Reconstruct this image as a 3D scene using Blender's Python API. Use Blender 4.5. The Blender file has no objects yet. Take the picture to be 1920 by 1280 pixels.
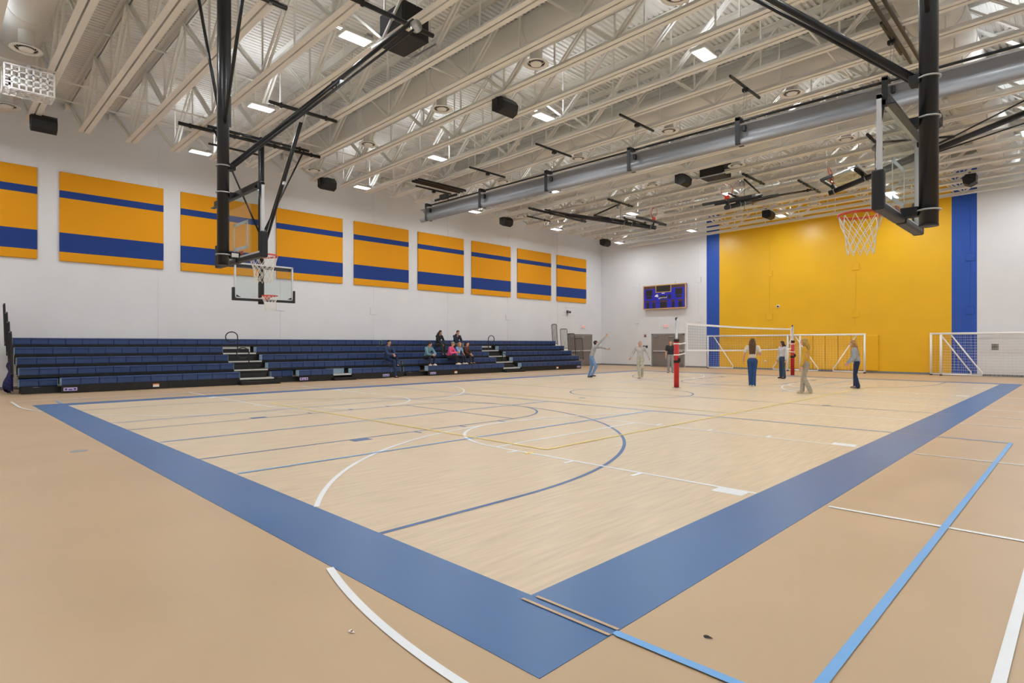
import bpy, bmesh, math, random
from mathutils import Vector, Matrix
random.seed(7)
R = math.radians
SC = bpy.context.scene
COL = SC.collection

# ------------------------------------------------------------------ camera
YAW = R(44.7886)
cam_d = bpy.data.cameras.new('camera')
cam = bpy.data.objects.new('camera', cam_d); COL.objects.link(cam)
cam.location = (0, 0, 1.4844)
cam.rotation_euler = (R(90), 0, YAW)
cam_d.sensor_fit = 'HORIZONTAL'; cam_d.sensor_width = 36.0
cam_d.lens = 36.0 * 1097.28 / 1920.0
cam_d.shift_x = (960 - 952.75) / 1920.0
cam_d.shift_y = (645.04 - 640) / 1920.0
cam_d.clip_start = 0.05; cam_d.clip_end = 200
SC.camera = cam
# ------------------------------------------------------------------ world, exposure
w = bpy.data.worlds.new('world'); SC.world = w; w.use_nodes = True
w.node_tree.nodes['Background'].inputs[0].default_value = (0.8, 0.85, 0.9, 1)
w.node_tree.nodes['Background'].inputs[1].default_value = 0.3
SC.view_settings.view_transform = 'Standard'
SC.view_settings.look = 'None'
SC.view_settings.gamma = 1.0
SC.view_settings.use_curve_mapping = False
SC.view_settings.exposure = 0.28
LAMP_W, UP_W = 73.0, 9.0    # watts of every LED ceiling light: down, and the spill upwards
SC.cycles.use_light_tree = False; SC.cycles.max_bounces = 6; SC.cycles.diffuse_bounces = 4; SC.cycles.glossy_bounces = 3
SC.cycles.caustics_reflective = False; SC.cycles.caustics_refractive = False

# ------------------------------------------------------------------ dimensions
XW, XE = -24.98, 5.06        # bleacher wall, opposite wall
YB, YF = 34.69, -4.0         # yellow wall, wall behind the photographer
X0, X1, Y0, Y1 = -2.34, -17.58, 2.55, 28.15   # inner edge of the blue court border
BW = 0.61
CX, CY = (X0 + X1) / 2, (Y0 + Y1) / 2
SL = 0.019
def zc(x): return 8.49 + SL * x      # underside of truss bottom chords
def zd(x): return 10.22 + SL * x     # underside of the roof deck
JY = [2.354 + 1.267 * i for i in range(-5, 26)]

# ------------------------------------------------------------------ materials
def lin(c):
    c = c.lstrip('#'); o = []
    for i in (0, 2, 4):
        v = int(c[i:i+2], 16) / 255
        o.append(v / 12.92 if v <= 0.04045 else ((v + 0.055) / 1.055) ** 2.4)
    return o
MATS = {}
def mat(name, col, rough=0.5, metal=0.0, var=0.06, scale=3.0, bump=0.0, bscale=60.0, spec=0.5, stretch=(1, 1, 1), detail=4.0):
    m = bpy.data.materials.new(name); m.use_nodes = True
    nt = m.node_tree; b = nt.nodes['Principled BSDF']
    c = lin(col)
    tc = nt.nodes.new('ShaderNodeTexCoord'); mp = nt.nodes.new('ShaderNodeMapping')
    mp.inputs['Scale'].default_value = stretch
    nt.links.new(tc.outputs['Object'], mp.inputs[0])
    n = nt.nodes.new('ShaderNodeTexNoise'); n.inputs['Scale'].default_value = scale; n.inputs['Detail'].default_value = detail
    nt.links.new(mp.outputs[0], n.inputs[0])
    r = nt.nodes.new('ShaderNodeValToRGB')
    r.color_ramp.elements[0].position = 0.3; r.color_ramp.elements[1].position = 0.7
    r.color_ramp.elements[0].color = [max(0, v * (1 - var)) for v in c] + [1]
    r.color_ramp.elements[1].color = [min(1, v * (1 + var)) for v in c] + [1]
    nt.links.new(n.outputs[0], r.inputs[0]); nt.links.new(r.outputs[0], b.inputs['Base Color'])
    b.inputs['Roughness'].default_value = rough; b.inputs['Metallic'].default_value = metal
    b.inputs['Specular IOR Level'].default_value = spec
    if bump:
        n2 = nt.nodes.new('ShaderNodeTexNoise'); n2.inputs['Scale'].default_value = bscale
        nt.links.new(mp.outputs[0], n2.inputs[0])
        bp = nt.nodes.new('ShaderNodeBump'); bp.inputs['Strength'].default_value = bump; bp.inputs['Distance'].default_value = 0.01
        nt.links.new(n2.outputs[0], bp.inputs['Height']); nt.links.new(bp.outputs[0], b.inputs['Normal'])
    MATS[name] = m; return m
def emit(name, col, s):
    m = bpy.data.materials.new(name); m.use_nodes = True; nt = m.node_tree
    nt.nodes.remove(nt.nodes['Principled BSDF'])
    e = nt.nodes.new('ShaderNodeEmission'); e.inputs[0].default_value = lin(col) + [1]; e.inputs[1].default_value = s
    nt.links.new(e.outputs[0], nt.nodes['Material Output'].inputs[0]); MATS[name] = m; return m
def glass(name, col, k):
    m = bpy.data.materials.new(name); m.use_nodes = True; nt = m.node_tree
    nt.nodes.remove(nt.nodes['Principled BSDF'])
    t = nt.nodes.new('ShaderNodeBsdfTransparent'); t.inputs[0].default_value = lin(col) + [1]
    g = nt.nodes.new('ShaderNodeBsdfGlossy'); g.inputs['Roughness'].default_value = 0.03
    fr = nt.nodes.new('ShaderNodeLayerWeight'); fr.inputs[0].default_value = .25
    mt = nt.nodes.new('ShaderNodeMath'); mt.operation = 'MULTIPLY_ADD'; mt.inputs[1].default_value = k; mt.inputs[2].default_value = .03
    x = nt.nodes.new('ShaderNodeMixShader')
    nt.links.new(fr.outputs['Facing'], mt.inputs[0]); nt.links.new(mt.outputs[0], x.inputs[0])
    nt.links.new(t.outputs[0], x.inputs[1]); nt.links.new(g.outputs[0], x.inputs[2])
    nt.links.new(x.outputs[0], nt.nodes['Material Output'].inputs[0]); MATS[name] = m; return m
mat('tan_floor', '#C8AB88', 0.42, var=0.05, scale=0.7, spec=0.4)
mat('maple', '#DAC5A7', 0.38, var=0.10, scale=5, stretch=(4.5, 0.35, 1), spec=0.4, detail=8)
mat('band_blue', '#456FA3', 0.36, var=0.05, scale=0.6, spec=0.45)
mat('line_white', '#F2F5F8', 0.4, var=0.02)
mat('line_blue', '#45699C', 0.4, var=0.03)
mat('line_sky', '#72B1EC', 0.4, var=0.03)
mat('line_yellow', '#FFE06A', 0.4, var=0.03)
mat('wall_white', '#E6E7EA', 0.6, var=0.02, scale=0.8)
mat('wall_yellow', '#F0BA16', 0.36, var=0.03, scale=0.8)
mat('wall_blue', '#2253B4', 0.4, var=0.04, scale=0.8)
mat('joint_grey', '#9C9C9C', 0.8)
mat('base_grey', '#808286', 0.5, var=0.04)
mat('deck_white', '#F0F0EC', 0.5, var=0.02, scale=0.5)
mat('steel_white', '#EEECE6', 0.5, var=0.03, scale=0.6)
mat('duct_white', '#E9E7E1', 0.55, var=0.03, scale=0.8)
mat('black_steel', '#17181C', 0.32, var=0.15, scale=4)
mat('black_matte', '#141416', 0.6, var=0.2, scale=5)
mat('pad_black', '#1C1D20', 0.5, var=0.15, scale=8, bump=0.2, bscale=40)
mat('silver', '#B9BBBD', 0.35, metal=0.7, var=0.05)
mat('alu', '#D5D7DA', 0.4, metal=0.2, var=0.04)
mat('orange', '#D8401F', 0.4, var=0.06)
mat('net_white', '#F1EEE6', 0.8, var=0.05)
mat('net_dark', '#3A3A38', 0.8, var=0.05)
mat('panel_gold', '#EA9F0C', 0.9, var=0.05, scale=90, bump=0.3, bscale=200)
mat('panel_blue', '#1F3E86', 0.9, var=0.07, scale=90, bump=0.3, bscale=200)
mat('seat_blue', '#2D487C', 0.38, var=0.06, scale=6)
mat('seat_end', '#9DBBD2', 0.5, var=0.05)
mat('ply', '#B08A5B', 0.6, var=0.15, scale=4, stretch=(6, 0.6, 1))
mat('nosing', '#D9D9D4', 0.5, var=0.04)
mat('sign_violet', '#CFC5F2', 0.5, var=0.03)
mat('sign_ink', '#3A2B9C', 0.5, var=0.03)
mat('sign_orange', '#F0813A', 0.5, var=0.03)
mat('sign_paper', '#F4F1E8', 0.6, var=0.03)
mat('cloth_blue', '#23265E', 0.8, var=0.2, scale=8)
mat('post_red', '#C01E20', 0.4, var=0.06)
mat('goal_white', '#F4F4F4', 0.35, var=0.02)
mat('vinyl_grey', '#8F9093', 0.4, var=0.08, scale=2, stretch=(0.3, 2, 2))
mat('door_taupe', '#857B74', 0.5, var=0.04)
mat('frame_grey', '#8E8C8B', 0.5, var=0.04)
mat('sb_blue', '#2A2FC0', 0.4, var=0.05)
mat('sb_dark', '#2A2622', 0.5, var=0.2, scale=20)
mat('sb_brown', '#5A3A2C', 0.5, var=0.15, scale=20)
mat('sb_gold', '#E0B468', 0.4, var=0.05)
mat('alarm_red', '#9C1F28', 0.4, var=0.05)
mat('device_grey', '#9A9C9C', 0.5, var=0.05)
mat('skin', '#D9A083', 0.55, var=0.05, scale=12)
mat('eye_dark', '#1C1512', 0.3)
emit('lens_lit', '#F4F8FF', 9.0); MATS['lens_lit'].cycles.emission_sampling = 'NONE'
emit('exit_lit', '#FF5A5A', 1.2)
glass('board_glass', '#F4F8F7', .18)

# ------------------------------------------------------------------ mesh helper
class MB:
    def __init__(s): s.v = []; s.f = []; s.m = []; s.mi = 0
    def add(s, vs, fs):
        o = len(s.v); s.v += [tuple(p) for p in vs]
        for f in fs: s.f.append(tuple(i + o for i in f)); s.m.append(s.mi)
        return s
    def mm(s, a, b):
        x0, y0, z0 = a; x1, y1, z1 = b
        return s.add([(x0,y0,z0),(x1,y0,z0),(x1,y1,z0),(x0,y1,z0),(x0,y0,z1),(x1,y0,z1),(x1,y1,z1),(x0,y1,z1)],
                     [(0,3,2,1),(4,5,6,7),(0,1,5,4),(1,2,6,5),(2,3,7,6),(3,0,4,7)])
    def box(s, c, d): return s.mm([c[i]-d[i]/2 for i in range(3)], [c[i]+d[i]/2 for i in range(3)])
    def bar(s, p0, p1, wd, ht, up=(0,0,1)):
        p0 = Vector(p0); p1 = Vector(p1); a = (p1-p0).normalized(); u = Vector(up)
        if abs(a.dot(u)) > .98: u = Vector((0,1,0))
        r = a.cross(u).normalized()*(wd/2); u = r.cross(a).normalized()*(ht/2)
        vs = [p+sx*r+sz*u for p in (p0,p1) for sx,sz in ((-1,-1),(1,-1),(1,1),(-1,1))]
        return s.add(vs, [(0,1,2,3),(7,6,5,4),(0,4,5,1),(1,5,6,2),(2,6,7,3),(3,7,4,0)])
    def tube(s, pts, r, n=8, closed=False, cap=True):
        pts = [Vector(p) for p in pts]; N = len(pts); vs = []; prev = None
        for i, p in enumerate(pts):
            if closed: t = pts[(i+1) % N]-pts[i-1]
            else: t = pts[min(i+1,N-1)]-pts[max(i-1,0)]
            t.normalize()
            if prev is None:
                u = Vector((0,0,1)) if abs(t.z) < .9 else Vector((1,0,0))
                u = (u-t*u.dot(t)).normalized()
            else:
                u = prev-t*prev.dot(t)
                u = u.normalized() if u.length > 1e-6 else prev
            prev = u; w_ = t.cross(u)
            rr = r[i] if isinstance(r, (list,tuple)) else r
            for k in range(n):
                a = 2*math.pi*k/n; vs.append(p+(u*math.cos(a)+w_*math.sin(a))*rr)
        fs = []
        for i in range(N if closed else N-1):
            j = (i+1) % N
            for k in range(n): fs.append((i*n+k, i*n+(k+1)%n, j*n+(k+1)%n, j*n+k))
        if cap and not closed: fs += [tuple(range(n-1,-1,-1)), tuple(range((N-1)*n, N*n))]
        return s.add(vs, fs)
    def prism(s, poly, a, b):
        """poly: points in the plane through a; b: extrusion vector"""
        n = len(poly); e = Vector(b)
        vs = [Vector(p)+Vector(a) for p in poly]; vs += [p+e for p in vs]
        return s.add(vs, [tuple(range(n-1,-1,-1)), tuple(range(n,2*n))]+[(i,(i+1)%n,(i+1)%n+n,i+n) for i in range(n)])
    def lathe(s, prof, c=(0,0,0), n=20):
        vs = []; fs = []; m = len(prof)
        for k in range(n):
            a = 2*math.pi*k/n
            for r, z in prof: vs.append((c[0]+r*math.cos(a), c[1]+r*math.sin(a), c[2]+z))
        for k in range(n):
            for i in range(m-1): fs.append((k*m+i, ((k+1)%n)*m+i, ((k+1)%n)*m+i+1, k*m+i+1))
        return s.add(vs, fs)
    def rbox(s, c, d, r=0.02, seg=2):
        bm = bmesh.new(); bmesh.ops.create_cube(bm, size=1)
        for v in bm.verts: v.co = Vector((v.co.x*d[0], v.co.y*d[1], v.co.z*d[2]))
        bmesh.ops.bevel(bm, geom=bm.edges[:], offset=r, segments=seg, affect='EDGES', profile=.5)
        for v in bm.verts: v.co += Vector(c)
        bm.verts.ensure_lookup_table(); ix = {v: i for i, v in enumerate(bm.verts)}
        s.add([v.co[:] for v in bm.verts], [[ix[v] for v in f.verts] for f in bm.faces]); bm.free(); return s
    def build(s, name, m, parent=None, smooth=False, loc=None, off=None):
        me = bpy.data.meshes.new(name)
        vs = s.v if off is None else [(p[0]-off[0], p[1]-off[1], p[2]-off[2]) for p in s.v]
        me.from_pydata([tuple(p) for p in vs], [], s.f)
        for k in (m if isinstance(m, (list,tuple)) else [m]): me.materials.append(MATS[k])
        if len(me.materials) > 1:
            for i, p in enumerate(me.polygons): p.material_index = s.m[i]
        if smooth:
            for p in me.polygons: p.use_smooth = True
        o = bpy.data.objects.new(name, me); COL.objects.link(o)
        if parent: o.parent = parent
        if loc: o.location = loc
        return o
def tag(o, label=None, cat=None, group=None, kind=None):
    if label: o['label'] = label
    if cat: o['category'] = cat
    if group: o['group'] = group
    if kind: o['kind'] = kind
    return o
def empty(name, loc=(0,0,0), rz=0.0, label=None, cat=None, group=None, kind=None):
    o = bpy.data.objects.new(name, None); COL.objects.link(o); o.empty_display_size = .1
    o.location = loc; o.rotation_euler = (0,0,rz)
    return tag(o, label, cat, group, kind)
def inst(src, parent, loc=None, name=None):
    o = src.copy(); COL.objects.link(o); o.parent = parent
    if loc is not None: o.location = loc
    return o
def copy_tree(o, parent=None):
    c = o.copy(); COL.objects.link(c); c.parent = parent
    for ch in o.children: copy_tree(ch, c)
    return c
ORD = ['first','second','third','fourth','fifth','sixth','seventh','eighth','ninth','tenth','eleventh','twelfth','thirteenth','fourteenth','fifteenth','sixteenth','seventeenth','eighteenth','nineteenth','twentieth','twenty-first','twenty-second','twenty-third','twenty-fourth','twenty-fifth','twenty-sixth','twenty-seventh','twenty-eighth','twenty-ninth','thirtieth','thirty-first']
def text_part(txt, size, m, parent, loc, rot, name='lettering', ext=0.004):
    cu = bpy.data.curves.new(name, 'FONT'); cu.body = txt; cu.size = size; cu.extrude = ext; cu.align_x = 'CENTER'; cu.align_y = 'CENTER'
    t = bpy.data.objects.new('tmp_text', cu); COL.objects.link(t)
    dg = bpy.context.evaluated_depsgraph_get(); dg.update()
    me = bpy.data.meshes.new_from_object(t.evaluated_get(dg)); me.name = name
    bpy.data.objects.remove(t); bpy.data.curves.remove(cu)
    me.materials.clear(); me.materials.append(MATS[m])
    o = bpy.data.objects.new(name, me); COL.objects.link(o); o.parent = parent; o.location = loc; o.rotation_euler = rot
    return o
# ================================================================== the setting
# ---- floor
floor = MB().mm((XW-.3, YF-.3, -.2), (XE+.3, YB+.3, 0)).build('floor', 'tan_floor')
tag(floor, kind='structure', label='tan sheet gymnasium floor around the court')
cs = MB().mm((X1, Y0, 0), (X0, Y1, .002)).build('court_surface', 'maple', floor); cs['label'] = 'pale maple-print court surface'
for a, b in (((X1-BW, Y0-BW), (X0+BW, Y0)), ((X1-BW, Y1), (X0+BW, Y1+BW)), ((X1-BW, Y0), (X1, Y1)), ((X0, Y0), (X0+BW, Y1))):
    MB().mm((a[0], a[1], 0), (b[0], b[1], .003)).build('border_band', 'band_blue', floor)['label'] = 'wide blue court border'
def keep(x, y, g=0.02):
    if X1 <= x <= X0 and Y0 <= y <= Y1: return True
    return not (X1-BW-g <= x <= X0+BW+g and Y0-BW-g <= y <= Y1+BW+g)
LZ = [0.0035]
def polyline(pts, wd, m, force=False):
    """a painted stripe following pts; broken where it meets the blue border"""
    runs = []; cur = []
    for i in range(len(pts)-1):
        mid = ((pts[i][0]+pts[i+1][0])/2, (pts[i][1]+pts[i+1][1])/2)
        if force or keep(*mid):
            if not cur: cur = [pts[i]]
            cur.append(pts[i+1])
        elif cur: runs.append(cur); cur = []
    if cur: runs.append(cur)
    LZ[0] += 0.00004; z = LZ[0]
    for run in runs:
        mb = MB(); L = []
        for i, p in enumerate(run):
            a = Vector(run[max(i-1,0)]); b = Vector(run[min(i+1,len(run)-1)])
            t = (b-a).normalized(); n = Vector((-t.y, t.x))*wd/2
            L += [(p[0]+n.x, p[1]+n.y, z), (p[0]-n.x, p[1]-n.y, z)]
        mb.add(L, [(2*i, 2*i+1, 2*i+3, 2*i+2) for i in range(len(run)-1)])
        mb.build('court_line', m, floor)
def seg(x0, y0, x1, y1, m, wd=.05, force=False):
    n = max(1, int(max(abs(x1-x0), abs(y1-y0))/.05)) if not force else 1
    polyline([(x0+(x1-x0)*i/n, y0+(y1-y0)*i/n) for i in range(n+1)], wd, m, force)
def arc(cx, cy, r, a0, a1, m, wd=.05):
    n = max(12, int(abs(a1-a0)*r/.06))
    polyline([(cx+r*math.cos(a0+(a1-a0)*i/n), cy+r*math.sin(a0+(a1-a0)*i/n)) for i in range(n+1)], wd, m)
def rect(x0, y0, x1, y1, m):
    LZ[0] += .00004
    MB().mm((min(x0,x1), min(y0,y1), 0), (max(x0,x1), max(y0,y1), LZ[0])).build('court_block', m, floor)
PI = math.pi
# main court, blue
for by, s in ((Y0, 1), (Y1, -1)):
    ft = by+s*5.79; ry = by+s*1.575
    for kx in (CX-1.83, CX+1.83):
        seg(kx, by, kx, ft, 'line_blue')
        sx = 1 if kx > CX else -1
        rect(kx, by+s*2.13, kx+sx*.2, by+s*2.44, 'line_blue')
        for q in (3.35, 4.34, 5.33): rect(kx, by+s*q, kx+sx*.2, by+s*(q+.05), 'line_blue')
    seg(CX-1.83, ft, CX+1.83, ft, 'line_blue')
    arc(CX, ft, 1.83, 0 if s > 0 else PI, PI if s > 0 else 2*PI, 'line_blue')
    arc(CX, ry, 6.02, 0 if s > 0 else PI, PI if s > 0 else 2*PI, 'line_blue')
    for kx in (CX-6.02, CX+6.02): seg(kx, by, kx, ry, 'line_blue')
arc(CX, CY, 1.83, 0, 2*PI, 'line_blue')
seg(X1, CY, X0, CY, 'line_blue')
# cross courts, white
CBX = (-0.28, 2*CX+0.28)
for cy in (7.69, 2*CY-7.69):
    for bx, s in ((CBX[0], -1), (CBX[1], 1)):
        ft = bx+s*5.79; rx_ = bx+s*1.575
        for ky in (cy-1.83, cy+1.83):
            seg(bx, ky, ft, ky, 'line_white')
            sy = 1 if ky > cy else -1
            rect(bx+s*2.13, ky, bx+s*2.44, ky+sy*.2, 'line_white')
            for q in (3.35, 4.34, 5.33): rect(bx+s*q, ky, bx+s*(q+.05), ky+sy*.2, 'line_white')
        seg(ft, cy-1.83, ft, cy+1.83, 'line_white')
        a0 = PI/2 if s < 0 else -PI/2
        arc(ft, cy, 1.83, a0, a0+PI, 'line_white')
        arc(rx_, cy, 6.02, a0, a0+PI, 'line_white')
        for ky in (cy-6.02, cy+6.02): seg(bx, ky, rx_, ky, 'line_white')
for bx in CBX:
    seg(bx, Y0-.75, bx, Y1+.75, 'line_white')
seg(X0+BW+.04, CY, CBX[0], CY, 'line_white')
seg(X1-BW-.04, CY, CBX[1], CY, 'line_white')
# volleyball: sky-blue cross courts, yellow main court
for ya, yb in ((2.52, 11.5), (2*CY-11.5, 2*CY-2.52)):
    for xx in (CX-3.05, CX, CX+3.05): seg(xx, ya, xx, yb, 'line_sky', .045)
    for xx in (-0.83, 2*CX+.83): seg(xx, ya-.02, xx, yb+.02, 'line_sky')
    for yy in (ya, yb): seg(-0.83, yy, 2*CX+.83, yy, 'line_sky', .045)
seg(X0+.04, 2.555, X0+BW, 2.555, 'tan_floor', .022, True); seg(X0-.0, 2.475, X0+BW, 2.475, 'tan_floor', .022, True)
seg(X0+BW+.02, 2.515, 0.6, 2.515, 'line_sky')
seg(X0+.02, 11.5, X0+BW, 11.5, 'device_grey', .03, True)
for xx in (CX-4.55, CX+4.55): seg(xx, CY-9.14, xx, CY+9.14, 'line_yellow', .045)
for yy in (CY-9.14, CY-3.05, CY+3.05, CY+9.14): seg(CX-4.55, yy, CX+4.55, yy, 'line_yellow', .045)
rect(CX+4.53, 5.78, CX+4.57, 5.95, 'line_yellow')
# floor socket covers and a few scuffs
for x, y in ((CX, 1.57), (-9.92, 12.88), (-4.51, 15.49), (-9.9, 29.5)):
    MB().lathe([(0, .0052), (.1, .0052), (.11, 0)], (x, y, 0), 20).build('socket_cover', 'device_grey', floor)
seg(-2.28, 15.25, -2.0, 15.42, 'nosing', .02, True)

# ---- walls
def wall_y(name, y, thick, joints, cuts, mats_, ztop=10.6):
    """wall in a plane of constant y made of precast panels with recessed joints"""
    root = empty(name, (0,0,0), kind='structure')
    s = 1 if thick > 0 else -1
    mb = MB(); xs = [joints[0]]+list(cuts)+[joints[-1]]
    for i, (p, q) in enumerate(zip(xs[:-1], xs[1:])):
        mb.mi = i; mb.mm((p, min(y+s*.012, y+thick), 0), (q, max(y+s*.012, y+thick), ztop))
    mb.build('joint_backing', mats_, root)
    for a, b in zip(joints[:-1], joints[1:]):
        ga = a+.007 if a != joints[0] else a; gb = b-.007 if b != joints[-1] else b
        mb = MB(); xs = [ga]+[c for c in cuts if ga < c < gb]+[gb]
        for p, q in zip(xs[:-1], xs[1:]):
            mid = (p+q)/2; mb.mi = sum(1 for c in cuts if mid > c)
            mb.mm((p, min(y, y+s*.011), 0), (q, max(y, y+s*.011), ztop))
        mb.build('wall_panel', mats_, root)
    return root
def wall_x(name, x, thick, joints, ztop=10.6):
    root = empty(name, (0,0,0), kind='structure'); s = 1 if thick > 0 else -1
    MB().mm((min(x+s*.012, x+thick), joints[0], 0), (max(x+s*.012, x+thick), joints[-1], ztop)).build('joint_backing', 'wall_white', root)
    for a, b in zip(joints[:-1], joints[1:]):
        ga = a+.007 if a != joints[0] else a; gb = b-.007 if b != joints[-1] else b
        MB().mm((min(x, x+s*.011), ga, 0), (max(x, x+s*.011), gb, ztop)).build('wall_panel', 'wall_white', root)
    return root
JXB = [XW, -21.96, -17.49, -13.12, -8.69, -3.95, .5, XE]
JYL = [YF, 1.68, 6.37, 11.08, 15.76, 20.45, 25.13, 29.8, YB]
CUT = [-16.96, -16.13, -4.65, -3.70]
WM = ['wall_white', 'wall_blue', 'wall_yellow', 'wall_blue', 'wall_white']
wb = wall_y('wall_back', YB, .3, JXB, CUT, WM); wb['label'] = 'white wall with a big yellow field between blue stripes'
wf = wall_y('wall_front', YF, -.3, [XW, -20, -15, -10, -5, 0, XE], [], ['wall_white'])
wl = wall_x('wall_left', XW, -.3, JYL); wl['label'] = 'white panel wall behind the bleachers'
wr = wall_x('wall_right', XE, .3, JYL)
# steel cover plates at the panel joints
for x in JXB[1:-1]:
    m = WM[sum(1 for c in CUT if x > c)]
    for z in (3.07, 5.55):
        MB().rbox((x, YB-.018, z), (.34, .036, .34), .008, 1).build('cover_plate', m, wb)
        MB().mm((x-.2, YB-.008, z+.2), (x+.2, YB, z+.215)).build('cover_lip', m, wb)
for y in (11.08, 15.76, 25.13):
    MB().rbox((XW+.018, y, 3.11), (.036, .36, .34), .008, 1).build('cover_plate', 'wall_white', wl)
bb = tag(MB().mm((XW, YB-.02, 0), (-20.9, YB, .1)).mm((-18.4, YB-.02, 0), (XE, YB, .1)).build('baseboard_back', 'base_grey'), kind='structure')
tag(MB().mm((XW, YF, 0), (XW+.02, 30.9, .1)).mm((XW, 33.62, 0), (XW+.02, YB, .1)).build('baseboard_left', 'base_grey'), kind='structure')

# ---- roof deck: ribbed steel sheet sloping with the trusses
mb = MB(); pitch = .1524; n = int((XE-XW)/pitch)+1; prof = []
for i in range(n):
    x = XW+i*pitch
    prof += [(x, 0), (x+.085, 0), (x+.1, .05), (x+.137, .05)]
prof.append((XW+n*pitch, 0))
vs = []
for x, dz in prof: vs += [(x, YF-.2, zd(x)+dz), (x, YB+.2, zd(x)+dz)]
mb.add(vs, [(2*i, 2*i+2, 2*i+3, 2*i+1) for i in range(len(prof)-1)])
ceiling = mb.build('ceiling', 'deck_white'); tag(ceiling, kind='structure', label='white ribbed steel roof deck')
k = len(prof)
MB().add([(XW-.3, YF-.3, zd(XW)+.09), (XE+.3, YF-.3, zd(XE)+.09), (XE+.3, YB+.3, zd(XE)+.09), (XW-.3, YB+.3, zd(XW)+.09)], [(0,1,2,3)]).build('roof_board', 'black_matte', ceiling)

# ---- doors
def door(name, along, a, b, pos, zt, facing):
    """double door; along 'x' or 'y'; facing = direction into the room"""
    root = empty(name, (0,0,0), kind='structure')
    def P(t, d, z): return (t, pos+facing*d, z) if along == 'x' else (pos+facing*d, t, z)
    def bx(t0, t1, d0, d1, z0, z1, nm, m, par):
        p = P(t0, d0, z0); q = P(t1, d1, z1)
        return MB().mm([min(p[i], q[i]) for i in range(3)], [max(p[i], q[i]) for i in range(3)]).build(nm, m, par)
    bx(a, a+.09, 0, .03, 0, zt, 'door_frame', 'frame_grey', root); bx(b-.09, b, 0, .03, 0, zt, 'door_frame', 'frame_grey', root)
    bx(a, b, 0, .03, zt-.09, zt, 'door_frame', 'frame_grey', root)
    mid = (a+b)/2
    for t0, t1 in ((a+.1, mid-.005), (mid+.005, b-.1)):
        lf = bx(t0, t1, .002, .012, .02, zt-.1, 'door_leaf', 'door_taupe', root)
        bx(t0+.06, t1-.06, .012, .075, 1.0, 1.06, 'push_bar', 'alu', lf)
        bx(t0+.1, t0+.42, .012, .07, zt-.22, zt-.15, 'door_closer', 'device_grey', lf)
    bx(a+.05, b-.05, .0, .3, 0.0, .006, 'door_mat_strip', 'black_matte', root)
    return root
d1 = door('door_1', 'y', 30.91, 33.59, XW, 2.18, 1); d1['label'] = 'taupe double door in the bleacher wall'
d2 = door('door_2', 'x', -20.85, -18.44, YB, 2.18, -1); d2['label'] = 'taupe double door under the scoreboard'

# ---- roof trusses
NODES = [-22.1+3.6*i for i in range(8)]
TOPS = [x+1.8 for x in NODES[:-1]]
def lump(parent, name, fn, m='steel_white'):
    mb = MB(); fn(mb); return mb.build(name, m, parent)
def make_truss():
    root = empty('roof_truss', (0, 0, 0))
    xl, xr = XW+.05, XE-.05; b0, b1 = NODES[0]-.15, NODES[-1]+.1
    for s in (-1, 1):
        lump(root, 'bottom_chord', lambda q: (q.bar((b0, s*.085, zc(b0)+.006), (b1, s*.085, zc(b1)+.006), .13, .012),
                                             q.bar((b0, s*.026, zc(b0)+.07), (b1, s*.026, zc(b1)+.07), .012, .14)))
        lump(root, 'top_chord', lambda q: (q.bar((xl, s*.085, zd(xl)-.008), (xr, s*.085, zd(xr)-.008), .13, .012),
                                          q.bar((xl, s*.026, zd(xl)-.08), (xr, s*.026, zd(xr)-.08), .012, .14)))
    def dia(xa, xb):
        za, zb = zc(xa)+.08, zd(xb)-.1
        lump(root, 'web_diagonal', lambda q: [q.bar((xa, s*.05, za), (xb, s*.05, zb), .055, .05, (0,1,0)) for s in (-1, 1)])
    for i, x in enumerate(NODES):
        if i < len(TOPS): dia(x, TOPS[i])
        if i > 0: dia(x, TOPS[i-1])
        lump(root, 'web_vertical', lambda q: q.bar((x, 0, zc(x)+.06), (x, 0, zd(x)-.08), .04, .04))
    for x in TOPS: lump(root, 'web_vertical', lambda q: q.bar((x, 0, zc(x)+.06), (x, 0, zd(x)-.08), .035, .035))
    dia(NODES[0], XW+.35); dia(NODES[-1], XE-.35)
    for x in (XW+.14, XE-.14): lump(root, 'bearing_seat', lambda q: q.box((x, 0, zd(x)-.16), (.24, .2, .18)))
    return root
truss = make_truss()
vis = [y for y in JY]
for i, y in enumerate(JY):
    t = truss if i == 0 else copy_tree(truss)
    t.location = (0, y, 0)
    k = len(JY)-1-i
    tag(t, 'white steel roof truss, '+ORD[k]+' counted from the yellow back wall', 'truss', 'roof trusses')
# horizontal bridging angles between the trusses
for i, x in enumerate((-24.2, -18.5, -11.3, -4.1, 3.1)):
    z = zd(x)-.17
    MB().bar((x, YF, z), (x, YB, z), .04, .04).build('bridging_angle', 'steel_white', ceiling)
    if i: MB().bar((x-.4, YF, zc(x)+.16), (x-.4, YB, zc(x)+.16), .035, .035).build('bridging_angle', 'steel_white', ceiling)

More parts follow.
